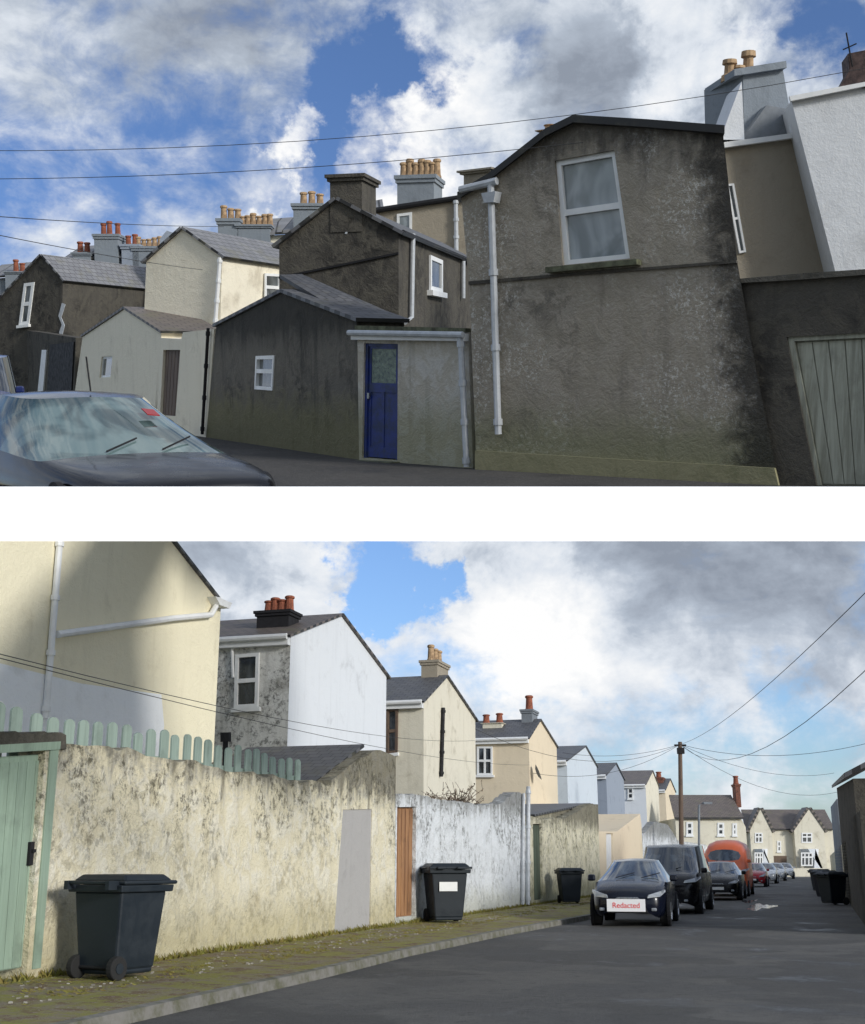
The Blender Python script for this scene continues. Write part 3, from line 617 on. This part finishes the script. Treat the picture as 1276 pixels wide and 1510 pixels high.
m=MB(); c=B.g(20,1450); m.box(c.x-1.,c.x+.45,c.y-.5,c.y+.5,0,.18); solo(B,'doorstep',m.v,m.f,M['patch'],'pale concrete doorstep slab below the green gate','step')
h=Th(B,'picket_fence',O_of(W,200),'sage green picket fence above the yard wall','fence'); Fp=W.off(-.5); m=MB()
a=Fp.h(2,1040); bb=Fp.h(440,1118); N=26
tt0=[(2,1033),(48,1042),(52,1056),(120,1064),(250,1082),(440,1120)]
def topv(u): 
    for (u0,v0),(u1,v1) in zip(tt0,tt0[1:]):
        if u0<=u<=u1: return v0+(v1-v0)*(u-u0)/(u1-u0)
    return v1
for i in range(N):
    p=a.lerp(bb,i/(N-1)); r=p-B.o; c_,k_=math.cos(B.phi),math.sin(B.phi); dd=r.y*c_+r.z*k_; u=CX+r.x/dd*FP
    u=min(max(u,2),440); tp_=Fp.h(u,topv(u)); w=random.uniform(.115,.13); z0=tp_.z-1.35; z1=tp_.z-w*.55
    prof=[(-w,z0),(w,z0),(w,z1)]+[(w*math.cos(x),z1+w*.55*math.sin(x)) for x in (.5,1.05,1.57,2.1,2.64)]+[(-w,z1)]
    base=V((tp_.x,tp_.y,0)); k=len(m.v); NN=len(prof)
    jit=random.uniform(-.06,.06); tl_=random.uniform(-.03,.03)
    m.v+=[base+t*(x+(z-z0)*tl_)+V((0,0,z+jit)) for x,z in prof]+[base+t*(x+(z-z0)*tl_)-n*.03+V((0,0,z+jit)) for x,z in prof]
    m.f+=[tuple(range(k,k+NN)),tuple(range(k+NN,k+2*NN))]+[(k+j,k+(j+1)%NN,k+NN+(j+1)%NN,k+NN+j) for j in range(NN)]
h.add('pickets',m.v,m.f,M['fence'])
m=MB()
for dz in (.45,1.1): m.box8([p+V((0,0,-dz+z))-n*o_ for z in (0,.1) for p,o_ in ((a,.04),(bb,.04),(bb,.09),(a,.09))])
h.add('rail',m.v,m.f,M['fence'])
d2=[(586,1190),(614,1190),(612,1350),(584,1353)]
y2=yard('yard_wall',680,'flaking white yard wall with brown plank door',M['yard2'],[(584,1170),(618,1172),(640,1178),(700,1186),(738,1186),(760,1168),(774,1172)],holes=[d2],thick=.4)
def plank(th,hp,mat,nb=5,rec=.1,lab=None):
    Q=[p-n*rec for p in W.pts(hp)]; m=MB().cell(Q,0,1,0,1,-.03,.0,n)
    for i in range(nb): m.cell(Q,.015+i/nb,1/nb-.015+i/nb,.02,.99,0,.02,n)
    return th.add('door',m.v,m.f,mat,label=lab)
plank(y2,d2,M['bwood'])
pipe(y2,W,[(769,1170),(767,1334)],.05,M['gpaint']); pipe(y2,W,[(776,1160),(775,1334)],.07,M['gpaint'])
d3=[(786,1215),(799,1215),(801,1326),(788,1328)]
y3=yard('yard_wall',830,'mossy cream yard wall with dark green door',M['yard3'],[(780,1202),(800,1208),(835,1206),(870,1186),(882,1186)],holes=[d3],thick=.4)
plank(y3,d3,M['gdoor'],3)
h=Th(B,'outbuilding',O_of(W.off(-1.2),820),'low outbuilding with dark slate roof behind the yard wall','outbuilding')
W3=W.off(-.5); fr=W3.pts([(786,None),(786,1204),(868,1187),(880,1200),(880,None)]); prism(h,'wall',fr,-n*4,M['yard3']); roof2(h,[(fr[1],fr[2])],-n*4,M['slate'])
d4=[(894,1229),(904,1229),(905,1300),(895,1302)]
y4=yard('yard_wall',915,'smooth cream garage wall with pale door',M['creamD'],[(883,1226),(910,1226),(944,1200),(946,1214)],holes=[d4],thick=5,amp=0)
plank(y4,d4,M['wpaint'],2)
y5=yard('yard_wall',980,'grey white yard wall farther along the lane',M['yard2'],[(947,1232),(965,1212),(985,1216),(1000,1240),(1040,1246),(1080,1252)],thick=.4)

G=W.off(-5.)
def bhouse(gpx,back,mat,side,rm,label,offs=0,win=None,wm='wpaint'):
    Gp=G.off(offs); fr=Gp.pts(gpx); h=Th(B,'house',(fr[0].x,fr[0].y,0),label,'house'); bk=-n*back
    prism(h,'wall',fr,bk,mat,side=side)
    roof2(h,[(fr[1],fr[2]),(fr[3],fr[2])],bk,rm,oh=.25,front_oh=.1)
    S=Pl(B,(fr[1].x,fr[1].y),n)
    g=MB(); g.tube([fr[1]+V((0,0,-.05))-t*.28,fr[1]+bk+V((0,0,-.05))-t*.28],.09,8); g.box8([p+V((0,0,z)) for z in (-.28,-.06) for p in (fr[1]-t*.02,fr[1]-t*.22,fr[1]-t*.22+bk,fr[1]-t*.02+bk)])
    h.add('gutter',g.v,g.f,M['wpaint'])
    for w_ in win or []: window(h,S,S.pts(w_[0]),w_[2] if len(w_)>2 else M[wm],w_[1],rows=(.5,),cols=w_[3] if len(w_)>3 else (),fw=.1,recess=-.01,proud=.09,sill=M['wpaint'])
    return h,fr,S,Gp
h,fr,S,Gp=bhouse([(-120,None),(-120,772),(232,772),(326,892),(322,None)],9,M['creamA'],M['creamA'],M['slate'],'large warm cream rendered gable house with white pipes')
for o in list(h.e.children):
    if o.name.startswith(('roof','gutter')): bpy.data.objects.remove(o)
roof2(h,[(fr[3],fr[2])],-n*9,M['slate'],oh=.15,front_oh=.08)
slab(h,'painted_band',Gp,[(-110,970),(0,978),(120,1008),(238,1024),(242,1070),(238,1120),(-110,1120)],.0,.006,M['bandA'])
pipe(h,Gp,[(84,790),(62,1060)],.07,M['wpaint']); pipe(h,Gp,[(77,936),(250,912),(305,907),(318,884)],.075,M['wpaint'],out=.12)
slab(h,'soffit',Gp,[(305,880),(330,890),(326,898),(312,893)],.0,.25,M['wpaint'])
h,fr,S,Gp=bhouse([(426,None),(429,938),(503,908),(570,998),(573,None)],6,M['whiteB'],M['greyB'],M['slateR'],'white gable house with peeling grey side wall',
   win=[([(349,966),(384,963),(382,1043),(347,1045)],M['glassD'])])
chimney(h,S.off(-1.5),378,425,900,935,.8,M['black'],(.2,.4,.62,.85),M['potr'],ph=.45,pr=.15)
pipe(h,S,[(344,950),(346,1000)],.05,M['wpaint'])
h,fr,S,Gp=bhouse([(622,None),(625,1034),(658,998),(701,1062),(703,None)],6,M['creamC'],M['creamC'],M['slate'],'cream gable house with tall chimney and black downpipe',win=[([(571,1046),(588,1045),(587,1110),(571,1112)],M['glassD'],M['dbwood'])])
chimney(h,Gp.off(-.3),645,661,977,1003,.7,M['brown'],(.15,.5,.85),M['pot'],ph=.7,pr=.15)
pipe(h,Gp,[(651,1044),(648,1145)],.08,M['black'])
h,fr,S,Gp=bhouse([(778,None),(780,1088),(796,1062),(821,1102),(823,None)],7,M['creamD'],M['creamD'],M['slate'],'yellow cream gable house with slate roof and chimney',win=[([(704,1101),(727,1101),(727,1143),(704,1143)],M['glassD'],M['wpaint'],(.5,))])
chimney(h,Gp.off(-.3),785,793,1048,1070,.6,M['lead'],(.5,),M['potr'],ph=.9,pr=.22)
chimney(h,S.off(-1.5),712,740,1066,1072,.8,M['creamC'],(.1,.8),M['potr'],ph=.5,pr=.2)
v,f=lathe([(.02,0),(.25,.03),(.42,.12),(.43,.12)],16); p=Gp.h(783,1140)+n*.3; R=Matrix.Rotation(1.2,3,'Y'); h.add('satellite_dish',[R@q+p for q in v],f,M['lead'],smooth=True)
bhouse([(835,None),(836,1122),(863,1101),(880,1131),(881,None)],7,M['bluewhite'],M['bluewhite'],M['slate'],'pale blue-white gable house in the row')
bhouse([(893,None),(894,1143),(908,1126),(920,1150),(921,None)],7,M['bluegrey'],M['bluegrey'],M['slate'],'blue-grey gable house in the row')
h,fr,S,Gp=bhouse([(951,None),(952,1157),(962,1137),(971,1160),(972,None)],9,M['creamC'],M['whiteB'],M['slateR'],'white gable house with brown slate roof',win=[([(926,1162),(934,1162),(934,1178),(926,1178)],M['glassD'])])
h,fr,S,Gp=bhouse([(980,None),(981,1165),(988,1149),(996,1168),(997,None)],7,M['creamD'],M['creamD'],M['slate'],'cream gable house at the end of the row')
chimney(h,Gp.off(-.5),978,984,1148,1162,1.2,M['brick'],(.5,),M['potr'],ph=.8,pr=.3)

pf=front(B,110)
def faceh(pl,wallpx,roofpx,wm,rm,wins,label,chs=(),depth=8):
    fr=pl.pts(wallpx); h=Th(B,'house',(fr[0].x,fr[0].y,0),label,'house'); prism(h,'wall',fr,-pl.n*depth,M[wm])
    q=pl.pts(roofpx); q=[q[0]+pl.n*.3,q[1]+pl.n*.3,q[2]-pl.n*3,q[3]-pl.n*3]; L=(q[1]-q[0]).length
    h.add('roof',q+[p+V((0,0,.15)) for p in q],BF,M[rm],uv=[(0,0),(L,0),(L,5),(0,5)]*2)
    for w_ in wins: window(h,pl,pl.pts(w_),M['wpaint'],M['glassD'],rows=(.5,),fw=.16,recess=-.01,sill=M['wpaint'])
    for c in chs: chimney(h,pl.off(-2),*c[:4],1.2,M[c[4]],c[5],M['potr'],ph=.8,pr=.25)
    return h
faceh(pf,[(996,None),(996,1207),(1093,1207),(1100,1220),(1100,None)],[(994,1208),(1096,1208),(1090,1172),(996,1172)],'creamC','slateR',[[(1012,1212),(1022,1212),(1022,1232),(1012,1232)],[(1058,1213),(1068,1213),(1068,1232),(1058,1232)],[(1080,1214),(1087,1214),(1087,1232),(1080,1232)]],'cream end house with brown slate roof and orange chimney',[(1086,1093,1156,1180,'brick',(.5,))])
pe=front(B,150)
h=faceh(pe,[(1100,None),(1100,1222),(1228,1222),(1228,None)],[(1098,1224),(1230,1224),(1228,1194),(1102,1194)],'creamC','slateR',[[(1146,1240),(1152,1240),(1152,1256),(1146,1256)]],'long cream terrace with twin gables closing the street')
slab(h,'door',pe,[(1140,1262),(1160,1262),(1160,1284),(1140,1284)],0,.1,M['dbwood'],label='dark recessed porch door')
for u0,u1 in ((1103,1135),(1168,1212)):
    q=pe.pts([(u0,None),(u0,1225),((u0+u1)/2,1193),(u1,1225),(u1,None)]); q=[p+V((0,-.9,0)) for p in q]
    prism(h,'gable_bay',q,V((0,2,0)),M['creamC']); roof2(h,[(q[1],q[2]),(q[3],q[2])],V((0,2,0)),M['slateR'],oh=.3,thk=.3)
    bw=pe.pts([(u0+(u1-u0)*.18,None),(u1-(u1-u0)*.18,None),(u1-(u1-u0)*.18,1252),(u0+(u1-u0)*.18,1252)]); a_,b_,c_2,d_2=[p+V((0,-.9,0)) for p in bw]
    mm=MB(); sh_=V((.7,-1.0,0)); sg=V((-.7,-1.0,0)); mm.box8([a_,b_,b_+sg,a_+sh_,d_2,c_2,c_2+sg,d_2+sh_]); h.add('bay',mm.v,mm.f,M['whiteB'])
    pg=pe.off(.9); window(h,pg,pg.pts([(u0+(u1-u0)*.32,1228),(u1-(u1-u0)*.32,1228),(u1-(u1-u0)*.32,1243),(u0+(u1-u0)*.32,1243)]),M['wpaint'],M['glassD'],rows=(.4,),cols=(.5,),fw=.14,recess=-.01)
    pg=pe.off(1.9); window(h,pg,pg.pts([(u0+(u1-u0)*.3,1257),(u1-(u1-u0)*.3,1257),(u1-(u1-u0)*.3,1277),(u0+(u1-u0)*.3,1277)]),M['wpaint'],M['glassD'],rows=(.35,),cols=(.33,.66),fw=.14,recess=-.01)
m=MB(); q=pe.off(8); a=q.h(1095,1286);b=q.h(1230,1286); m.box(a.x,b.x,a.y-.2,a.y,0,.9); solo(B,'garden_wall',m.v,m.f,M['creamC'],'low pale garden wall closing the end of the street','wall')

Rp=B.g(1262,1345); RW=Pl(B,(Rp.x,Rp.y),t)
def rhouse(px,thk,mat,label,cat='house'):
    fr=RW.pts(px); h=Th(B,'house' if cat=='house' else 'yard_wall',(fr[0].x,fr[0].y,0),label,cat); prism(h,'wall',fr,n*thk,mat,side=mat); return h,fr
h,fr=rhouse([(1268,None),(1268,1195),(1247,1215),(1247,None)],.4,M['dark2'],'dark high yard wall along the lane','wall')
h,fr=rhouse([(1258,None),(1258,1148),(1234,1162),(1234,None)],5,M['dark2'],'dark rendered house with slate roof beside the lane')
A_=fr[1];B_=fr[2]; vs=[A_-n*.2-t*.3,B_-n*.2,B_+n*3+V((0,0,1.6)),A_+n*3-t*.3+V((0,0,1.6))]; h.add('roof',vs+[p+V((0,0,.12)) for p in vs],BF,M['slate'],uv=[(0,0),(6,0),(6,4),(0,4)]*2)
h,fr=rhouse([(1234,None),(1234,1178),(1225,1190),(1225,None)],5,M['greyrender'],'grey rendered house farther down the lane')
h,fr=rhouse([(1247,None),(1247,1240),(1224,1262),(1224,None)],.3,M['yard3'],'low mossy yard wall farther along the lane','wall')

def bin_(p,yaw,label,sc_=1.,tag=False):
    th=Th(B,'wheelie_bin',(p.x,p.y,p.z),label,'bin',group='wheelie bins on the pavement',yaw=yaw,scale=sc_)
    m=MB().box(-.3,.3,-.3,.34,.1,.98,1.27,1.2); m.box(-.29,.29,-.29,.3,.05,.12)
    b=th.add('body',m.v,m.f,M['bin'],local=True,bev=.03)
    m=MB().box(-.43,.43,-.42,.46,.97,1.05,1.02,1.02); 
    th.add('rim',m.v,m.f,M['bin'],parent=b,local=True,bev=.012)
    m=MB().box(-.46,.46,-.47,.44,1.055,1.1).box(-.42,.42,-.42,.4,1.1,1.17,.82,.82).box(-.3,-.12,-.52,-.46,1.05,1.1).box(.12,.3,-.52,-.46,1.05,1.1)
    th.add('lid',m.v,m.f,M['bin'],local=True,bev=.02)
    m=MB().tube([V((-.33,.56,1.08)),V((.33,.56,1.08))],.022).box(-.36,-.3,.4,.6,1.0,1.1).box(.3,.36,.4,.6,1.0,1.1); th.add('handle',m.v,m.f,M['bin'],local=True)
    for sx in (-1,1):
        m=MB().tube([V((sx*.27,.34,.13)),V((sx*.36,.34,.13))],.135,20); w=th.add('wheel',m.v,m.f,M['tyre'],local=True,bev=.015)
        m=MB().tube([V((sx*.355,.34,.13)),V((sx*.37,.34,.13))],.06,12); th.add('hub',m.v,m.f,M['bin'],parent=w,local=True)
    m=MB().tube([V((-.3,.34,.13)),V((.3,.34,.13))],.02); th.add('axle',m.v,m.f,M['black'],local=True)
    if tag:
        m=MB().box(-.22,.16,-.372,-.362,.62,.8); th.add('address_label',m.v,m.f,M['wpaint'],local=True)
    return th
bin_(B.g(172,1441,.13),math.radians(150),'dark wheelie bin showing its wheels beside the cream wall',1.05)
bin_(B.g(657,1360,.13),math.radians(14),'dark wheelie bin with white address label on its front',1.16,True)
bin_(B.g(841,1332,.13),math.radians(5),'dark wheelie bin beside the mossy yard wall',1.02)
bin_(B.g(1229,1334,0),math.radians(-70),'dark wheelie bin against the far lane wall',1.0)
bin_(B.g(1219,1324,0),math.radians(-70),'dark wheelie bin against the far lane wall',1.0)
bin_(B.g(1211,1315,0),math.radians(-70),'dark wheelie bin against the far lane wall',1.0)

def park(u,v,st,mat,label,cat='car',name='parked_car',turn=0,flip=False,**k):
    g=B.g(u,v); hd=-t.copy(); hd.rotate(Matrix.Rotation(turn,3,'Z')); sc_=k.get('scale',1)
    c=g-V((hd.x,hd.y,0))*st[0][0]*sc_; return vehicle(B,(c.x,c.y),-hd if flip else hd,st,mat,label,cat,name=name,**k)
cth=park(927,1367,HATCH,M['navy'],'dark navy hatchback with redacted front number plate',plate=False,turn=.05,scale=1.08,glass=cgd)
m=MB().box(2.135,2.145,-.46,.4,.33,.6); pl_=cth.add('number_plate',m.v,m.f,plain('white_plate',(.95,.95,.95),.6),local=True,label='white plate cover with red word')
cu=bpy.data.curves.new('txt','FONT'); cu.body='Redacted'; cu.size=.165; cu.align_x='CENTER'; cu.extrude=.001
to=bpy.data.objects.new('tmp',cu); scene.collection.objects.link(to); bpy.context.view_layer.update()
me=bpy.data.meshes.new_from_object(to); vs=[V((2.149+q.co.z,q.co.x-.03,.41+q.co.y)) for q in me.vertices]; fs=[tuple(p.vertices) for p in me.polygons]
bpy.data.objects.remove(to); cth.add('lettering',vs,fs,plain('red_lettering',(.85,.01,.01)),parent=pl_,local=True)
park(983,1348,VAN,M['blackp'],'black people-carrier van parked behind the hatchback','van','parked_van',sidewin=8,glass=cgd,scale=1.04)
park(1059,1328,HATCH,M['blackp'],'small dark hatchback parked behind the black van',glass=cgd,scale=1.05)
park(1070,1322,BIGV,M['orange'],'large orange-red panel van parked behind dark cars','van','parked_van',sidewin=0,rear=False,glass=cgd)
park(1110,1308,HATCH,M['redp'],'small red car parked down the street')
park(1128,1303,HATCH,M['silver'],'silver car parked near the end of the street')
park(1143,1299,HATCH,M['silver'],'pale silver car parked at the end of the street')
park(1157,1296,HATCH,M['silver'],'pale silver car parked at the end of the street')

pb=B.g(1006,1312); 
hh=Th(B,'telegraph_pole',(pb.x,pb.y,0),'wooden telegraph pole with crossing cables','telegraph pole')
pt=front(B,pb.y).h(1003,1094)
m=MB().tube([pb,pt],.15,10,r2=.12); hh.add('shaft',m.v,m.f,M['dbwood'])
m=MB().box(pt.x-.2,pt.x+.2,pt.y-.2,pt.y+.1,pt.z-.7,pt.z-.35).tube([pt+V((-.35,0,-.2)),pt+V((.35,0,-.2))],.06); hh.add('cable_box',m.v,m.f,M['black'])
tp_=pt-V((0,0,.15))
wire(B,tp_,front(B,20).h(1330,820),.5,.009); wire(B,tp_,front(B,24).h(1330,935),1.6,.01)
wire(B,tp_,front(B,60).h(1320,1085),.8,.012); wire(B,tp_,front(B,90).h(1230,1140),.8,.012); wire(B,tp_,front(B,90).h(1235,1168),1.2,.012)
wire(B,tp_,G.h(830,1110),.4,.011); wire(B,tp_,G.h(786,1140),.8,.011); wire(B,tp_,G.h(701,1075),1.2,.011)
wire(B,front(B,14).h(-30,957),G.off(1).h(700,1092),.35,.006); wire(B,front(B,14.3).h(-30,963),G.off(1).h(780,1128),.35,.006)
lb=B.g(1031,1306); lt=front(B,lb.y).h(1031,1187)
hh=Th(B,'street_lamp',(lb.x,lb.y,0),'slim grey street lamp beside the lane','street lamp')
m=MB().tube([lb,lt,lt+V((.4,0,.15))],.08,8); hh.add('post',m.v,m.f,M['lead']); m=MB().box(lt.x+.3,lt.x+.9,lt.y-.15,lt.y+.15,lt.z+.05,lt.z+.2); hh.add('lamp_head',m.v,m.f,M['lead'])
hh=Th(B,'flue_pipe',O_of(W.off(-1),332),'black flue pipe with cowl behind the fence','flue'); pl2=W.off(-1); m=MB().tube(pl2.pts([(332,1140),(333,1085)]),.05); m.tube(pl2.pts([(333,1094),(333,1080)]),.1); hh.add('pipe',m.v,m.f,M['black'])

def shrub(c,R,nb,label,name='shrub'):
    th=Th(B,name,c,label,'shrub'); m=MB(); lv=MB()
    for i in range(nb):
        a=random.uniform(0,6.28); d=V((math.cos(a)*random.uniform(.1,1),math.sin(a)*random.uniform(.1,1),random.uniform(.4,.9)))*R
        p=V(c); P=[p,p+d*.5+V((random.uniform(-.1,.1),0,.1)),p+d]; m.tube(P,.02,4,r2=.005)
        for k in range(6):
            q=p+d*random.uniform(.4,1); e=V((random.uniform(-1,1),random.uniform(-1,1),random.uniform(-.2,1)))*.35*R; m.tube([q,q+e],.008,3)
            for z in range(2):
                r=q+e*random.random(); x=V((random.uniform(-1,1),random.uniform(-1,1),random.uniform(-1,1)))*.05; y=V((random.uniform(-1,1),random.uniform(-1,1),random.uniform(-1,1)))*.04; j=len(lv.v); lv.v+=[r,r+x,r+x+y,r+y]; lv.f.append((j,j+1,j+2,j+3))
    th.add('twigs',m.v,m.f,M['dbwood']); th.add('leaves',lv.v,lv.f,simple('dull_leaves',(.16,.1,.06),.8,c2=(.08,.09,.05)))
p=W.off(-2).h(672,1186); shrub((p.x,p.y,p.z-.5),1.15,40,'bare twiggy brown shrub rising behind the white wall')
m=MB(); st=MB()
for i in range(9000):
    k=random.uniform(-3,40); s_=random.choice([abs(random.gauss(0,.12)),random.uniform(.1,1.6),random.uniform(.1,1.6)]) 
    sm=1.6 
    for (k0,s0),(k1,s1) in zip(ks,ks[1:]):
        if k0<=k<=k1: sm=s0+(s1-s0)*(k-k0)/(k1-k0)
    s_=min(s_,sm-random.uniform(.12,.3))
    if s_<0.02: continue
    b0=gp(k,s_)+V((0,0,.12)); cl_=mnoise.noise(V((k*.9,s_*2.2,0)))+.5*mnoise.noise(V((k*2.6,s_*5,3)))
    if cl_>.05 or s_<.1:
        hgt=random.uniform(.02,.08)*(2. if s_<.12 else .5)
        for j in range(5):
            a=random.uniform(0,6.28); dx=V((math.cos(a),math.sin(a),0)); L=len(m.v); m.v+=[b0+dx*.025,b0-dx*.015+V((.014,0,0)),b0+dx*.07+V((0,0,hgt*random.uniform(.5,1)))]; m.f.append((L,L+1,L+2))
    elif random.random()<.25:
        r=random.uniform(.008,.026); st.box(b0.x-r,b0.x+r,b0.y-r*.7,b0.y+r*.8,b0.z-.01,b0.z+r*.9,.6,.7)
solo(B,'grass',m.v,m.f,simple('weed_green',(.2,.2,.035),.8,c2=(.22,.16,.05)),'low weeds and moss along the wall foot','grass',kind='stuff')
solo(B,'rubble',st.v,st.f,simple('pale_rubble',(.38,.36,.31),.9,c2=(.2,.18,.15)),'pale flakes of fallen render on the pavement','rubble',kind='stuff')

# ---------- camera, light, world
cam=bpy.data.cameras.new('camera'); co=bpy.data.objects.new('camera',cam); scene.collection.objects.link(co)
cam.sensor_fit='VERTICAL'; cam.sensor_height=36; cam.lens=FP/1510*36; cam.clip_end=5000; cam.clip_start=.1
co.location=B.o; co.rotation_euler=(math.pi/2+B.phi,0,0); scene.camera=co
S=V((.68,-.66,.28)).normalized()
sl=bpy.data.lights.new('sun','SUN'); sl.energy=2.7; sl.angle=math.radians(10); sl.color=(1,.97,.92)
so=bpy.data.objects.new('sun',sl); scene.collection.objects.link(so); so.rotation_euler=S.to_track_quat('Z','Y').to_euler()
w=bpy.data.worlds.new('World'); scene.world=w; w.use_nodes=True; tr=w.node_tree; tr.nodes.clear()
sky=tr.nodes.new('ShaderNodeTexSky'); sky.sky_type='NISHITA'; sky.sun_disc=False; sky.sun_elevation=math.asin(S.z); sky.sun_rotation=math.atan2(S.x,S.y)
bg1=tr.nodes.new('ShaderNodeBackground'); bg1.inputs[1].default_value=.135
tr.links.new(mixc(tr,1.,sky.outputs[0],(.8,1.0,1.4),'MULTIPLY'),bg1.inputs[0])
v0=tcoord(tr,'Generated'); v=tcoord(tr,'Generated',sc=(1,1,1.6),loc=(1.3,.2,.5))
dnz=tr.nodes.new('ShaderNodeTexNoise'); tr.links.new(v0,dnz.inputs['Vector']); dnz.inputs['Scale'].default_value=11; dnz.inputs['Detail'].default_value=7; dnz.inputs['Roughness'].default_value=.62
sb=tr.nodes.new('ShaderNodeVectorMath'); sb.operation='SUBTRACT'; tr.links.new(dnz.outputs['Color'],sb.inputs[0]); sb.inputs[1].default_value=(.5,.5,.5)
sm_=tr.nodes.new('ShaderNodeVectorMath'); sm_.operation='SCALE'; tr.links.new(sb.outputs[0],sm_.inputs[0]); sm_.inputs['Scale'].default_value=.22
ad=tr.nodes.new('ShaderNodeVectorMath'); ad.operation='ADD'; tr.links.new(v0,ad.inputs[0]); tr.links.new(sm_.outputs[0],ad.inputs[1])
nm=tr.nodes.new('ShaderNodeVectorMath'); nm.operation='NORMALIZE'; tr.links.new(ad.outputs[0],nm.inputs[0]); vd=nm.outputs[0]
n1=noi(tr,v,7,10,.62,.35); n2=noi(tr,tcoord(tr,'Generated',sc=(1,1,1.5),loc=(4,2,1)),19,8,.62,.3)
dn=mth(tr,'ADD',mth(tr,'MULTIPLY',n1,.65),mth(tr,'MULTIPLY',n2,.35))
sh=mth(tr,'ADD',mth(tr,'MULTIPLY',noi(tr,tcoord(tr,'Generated',sc=(1,1,1.7),loc=(1.3,.2,.53)),6,10,.6,.4),.65),mth(tr,'MULTIPLY',n2,.35))
def blob(u,vv,r):
    D=B.ray(u,vv).normalized(); x=tr.nodes.new('ShaderNodeVectorMath'); x.operation='DOT_PRODUCT'; tr.links.new(vd,x.inputs[0]); x.inputs[1].default_value=D
    return mrange(tr,x.outputs['Value'],math.cos(math.radians(r)),math.cos(math.radians(r*.1)))
dens=mth(tr,'ADD',dn,.05)
for u,vv,r,a in ((575,835,3.2,-.3),(620,880,2.4,-.18),(550,880,1.8,-.1),(520,105,3.2,-.15),(600,95,2.4,-.13),(100,170,5,-.04),(300,170,3,-.04),(60,300,2.5,-.04),(480,180,3,-.08),(530,260,3,-.08),(425,225,1.9,.14),(700,160,4,.12),(950,110,7,.12),(780,860,6,.14),(1000,880,11,.14),(1150,1120,4,-.08),(340,850,6,.14),(450,870,3,.06),(980,1060,3,-.09),(1170,1050,3,-.08),(1230,40,2.5,-.1),(250,60,4,.06),(570,300,2.5,.1)):
    dens=mth(tr,'ADD',dens,mth(tr,'MULTIPLY',blob(u,vv,r),a))
cl=mrange(tr,dens,.39,.64)
bri=sh
for u,vv,r,a in ((1090,860,8,-.11),(330,825,3,-.06),(820,70,5,-.08),(270,80,5,-.06),(740,840,4,.12),(640,960,5,.09),(1020,70,4,.18),(700,140,4,.12),(600,170,3,.08),(425,215,2.5,.16),(900,1030,7,.09),(450,860,4,.1),(590,280,3,.15),(120,280,6,.08),(1000,150,5,-.07),(760,950,5,.07)):
    bri=mth(tr,'ADD',bri,mth(tr,'MULTIPLY',blob(u,vv,r),a))
cr=tr.nodes.new('ShaderNodeValToRGB'); tr.links.new(bri,cr.inputs[0]); e=cr.color_ramp.elements
e[0].position=.3; e[0].color=(.28,.32,.39,1); e[1].position=.7; e[1].color=(1,1,1,1)
x=e.new(.44); x.color=(.46,.52,.61,1); x=e.new(.55); x.color=(.73,.78,.85,1)
bg2=tr.nodes.new('ShaderNodeBackground'); tr.links.new(cr.outputs[0],bg2.inputs[0]); bg2.inputs[1].default_value=1.
mx=tr.nodes.new('ShaderNodeMixShader'); tr.links.new(cl,mx.inputs[0]); tr.links.new(bg1.outputs[0],mx.inputs[1]); tr.links.new(bg2.outputs[0],mx.inputs[2])
wo=tr.nodes.new('ShaderNodeOutputWorld'); tr.links.new(mx.outputs[0],wo.inputs[0])
scene.view_settings.view_transform='Standard'; scene.view_settings.look='None'; scene.view_settings.exposure=0
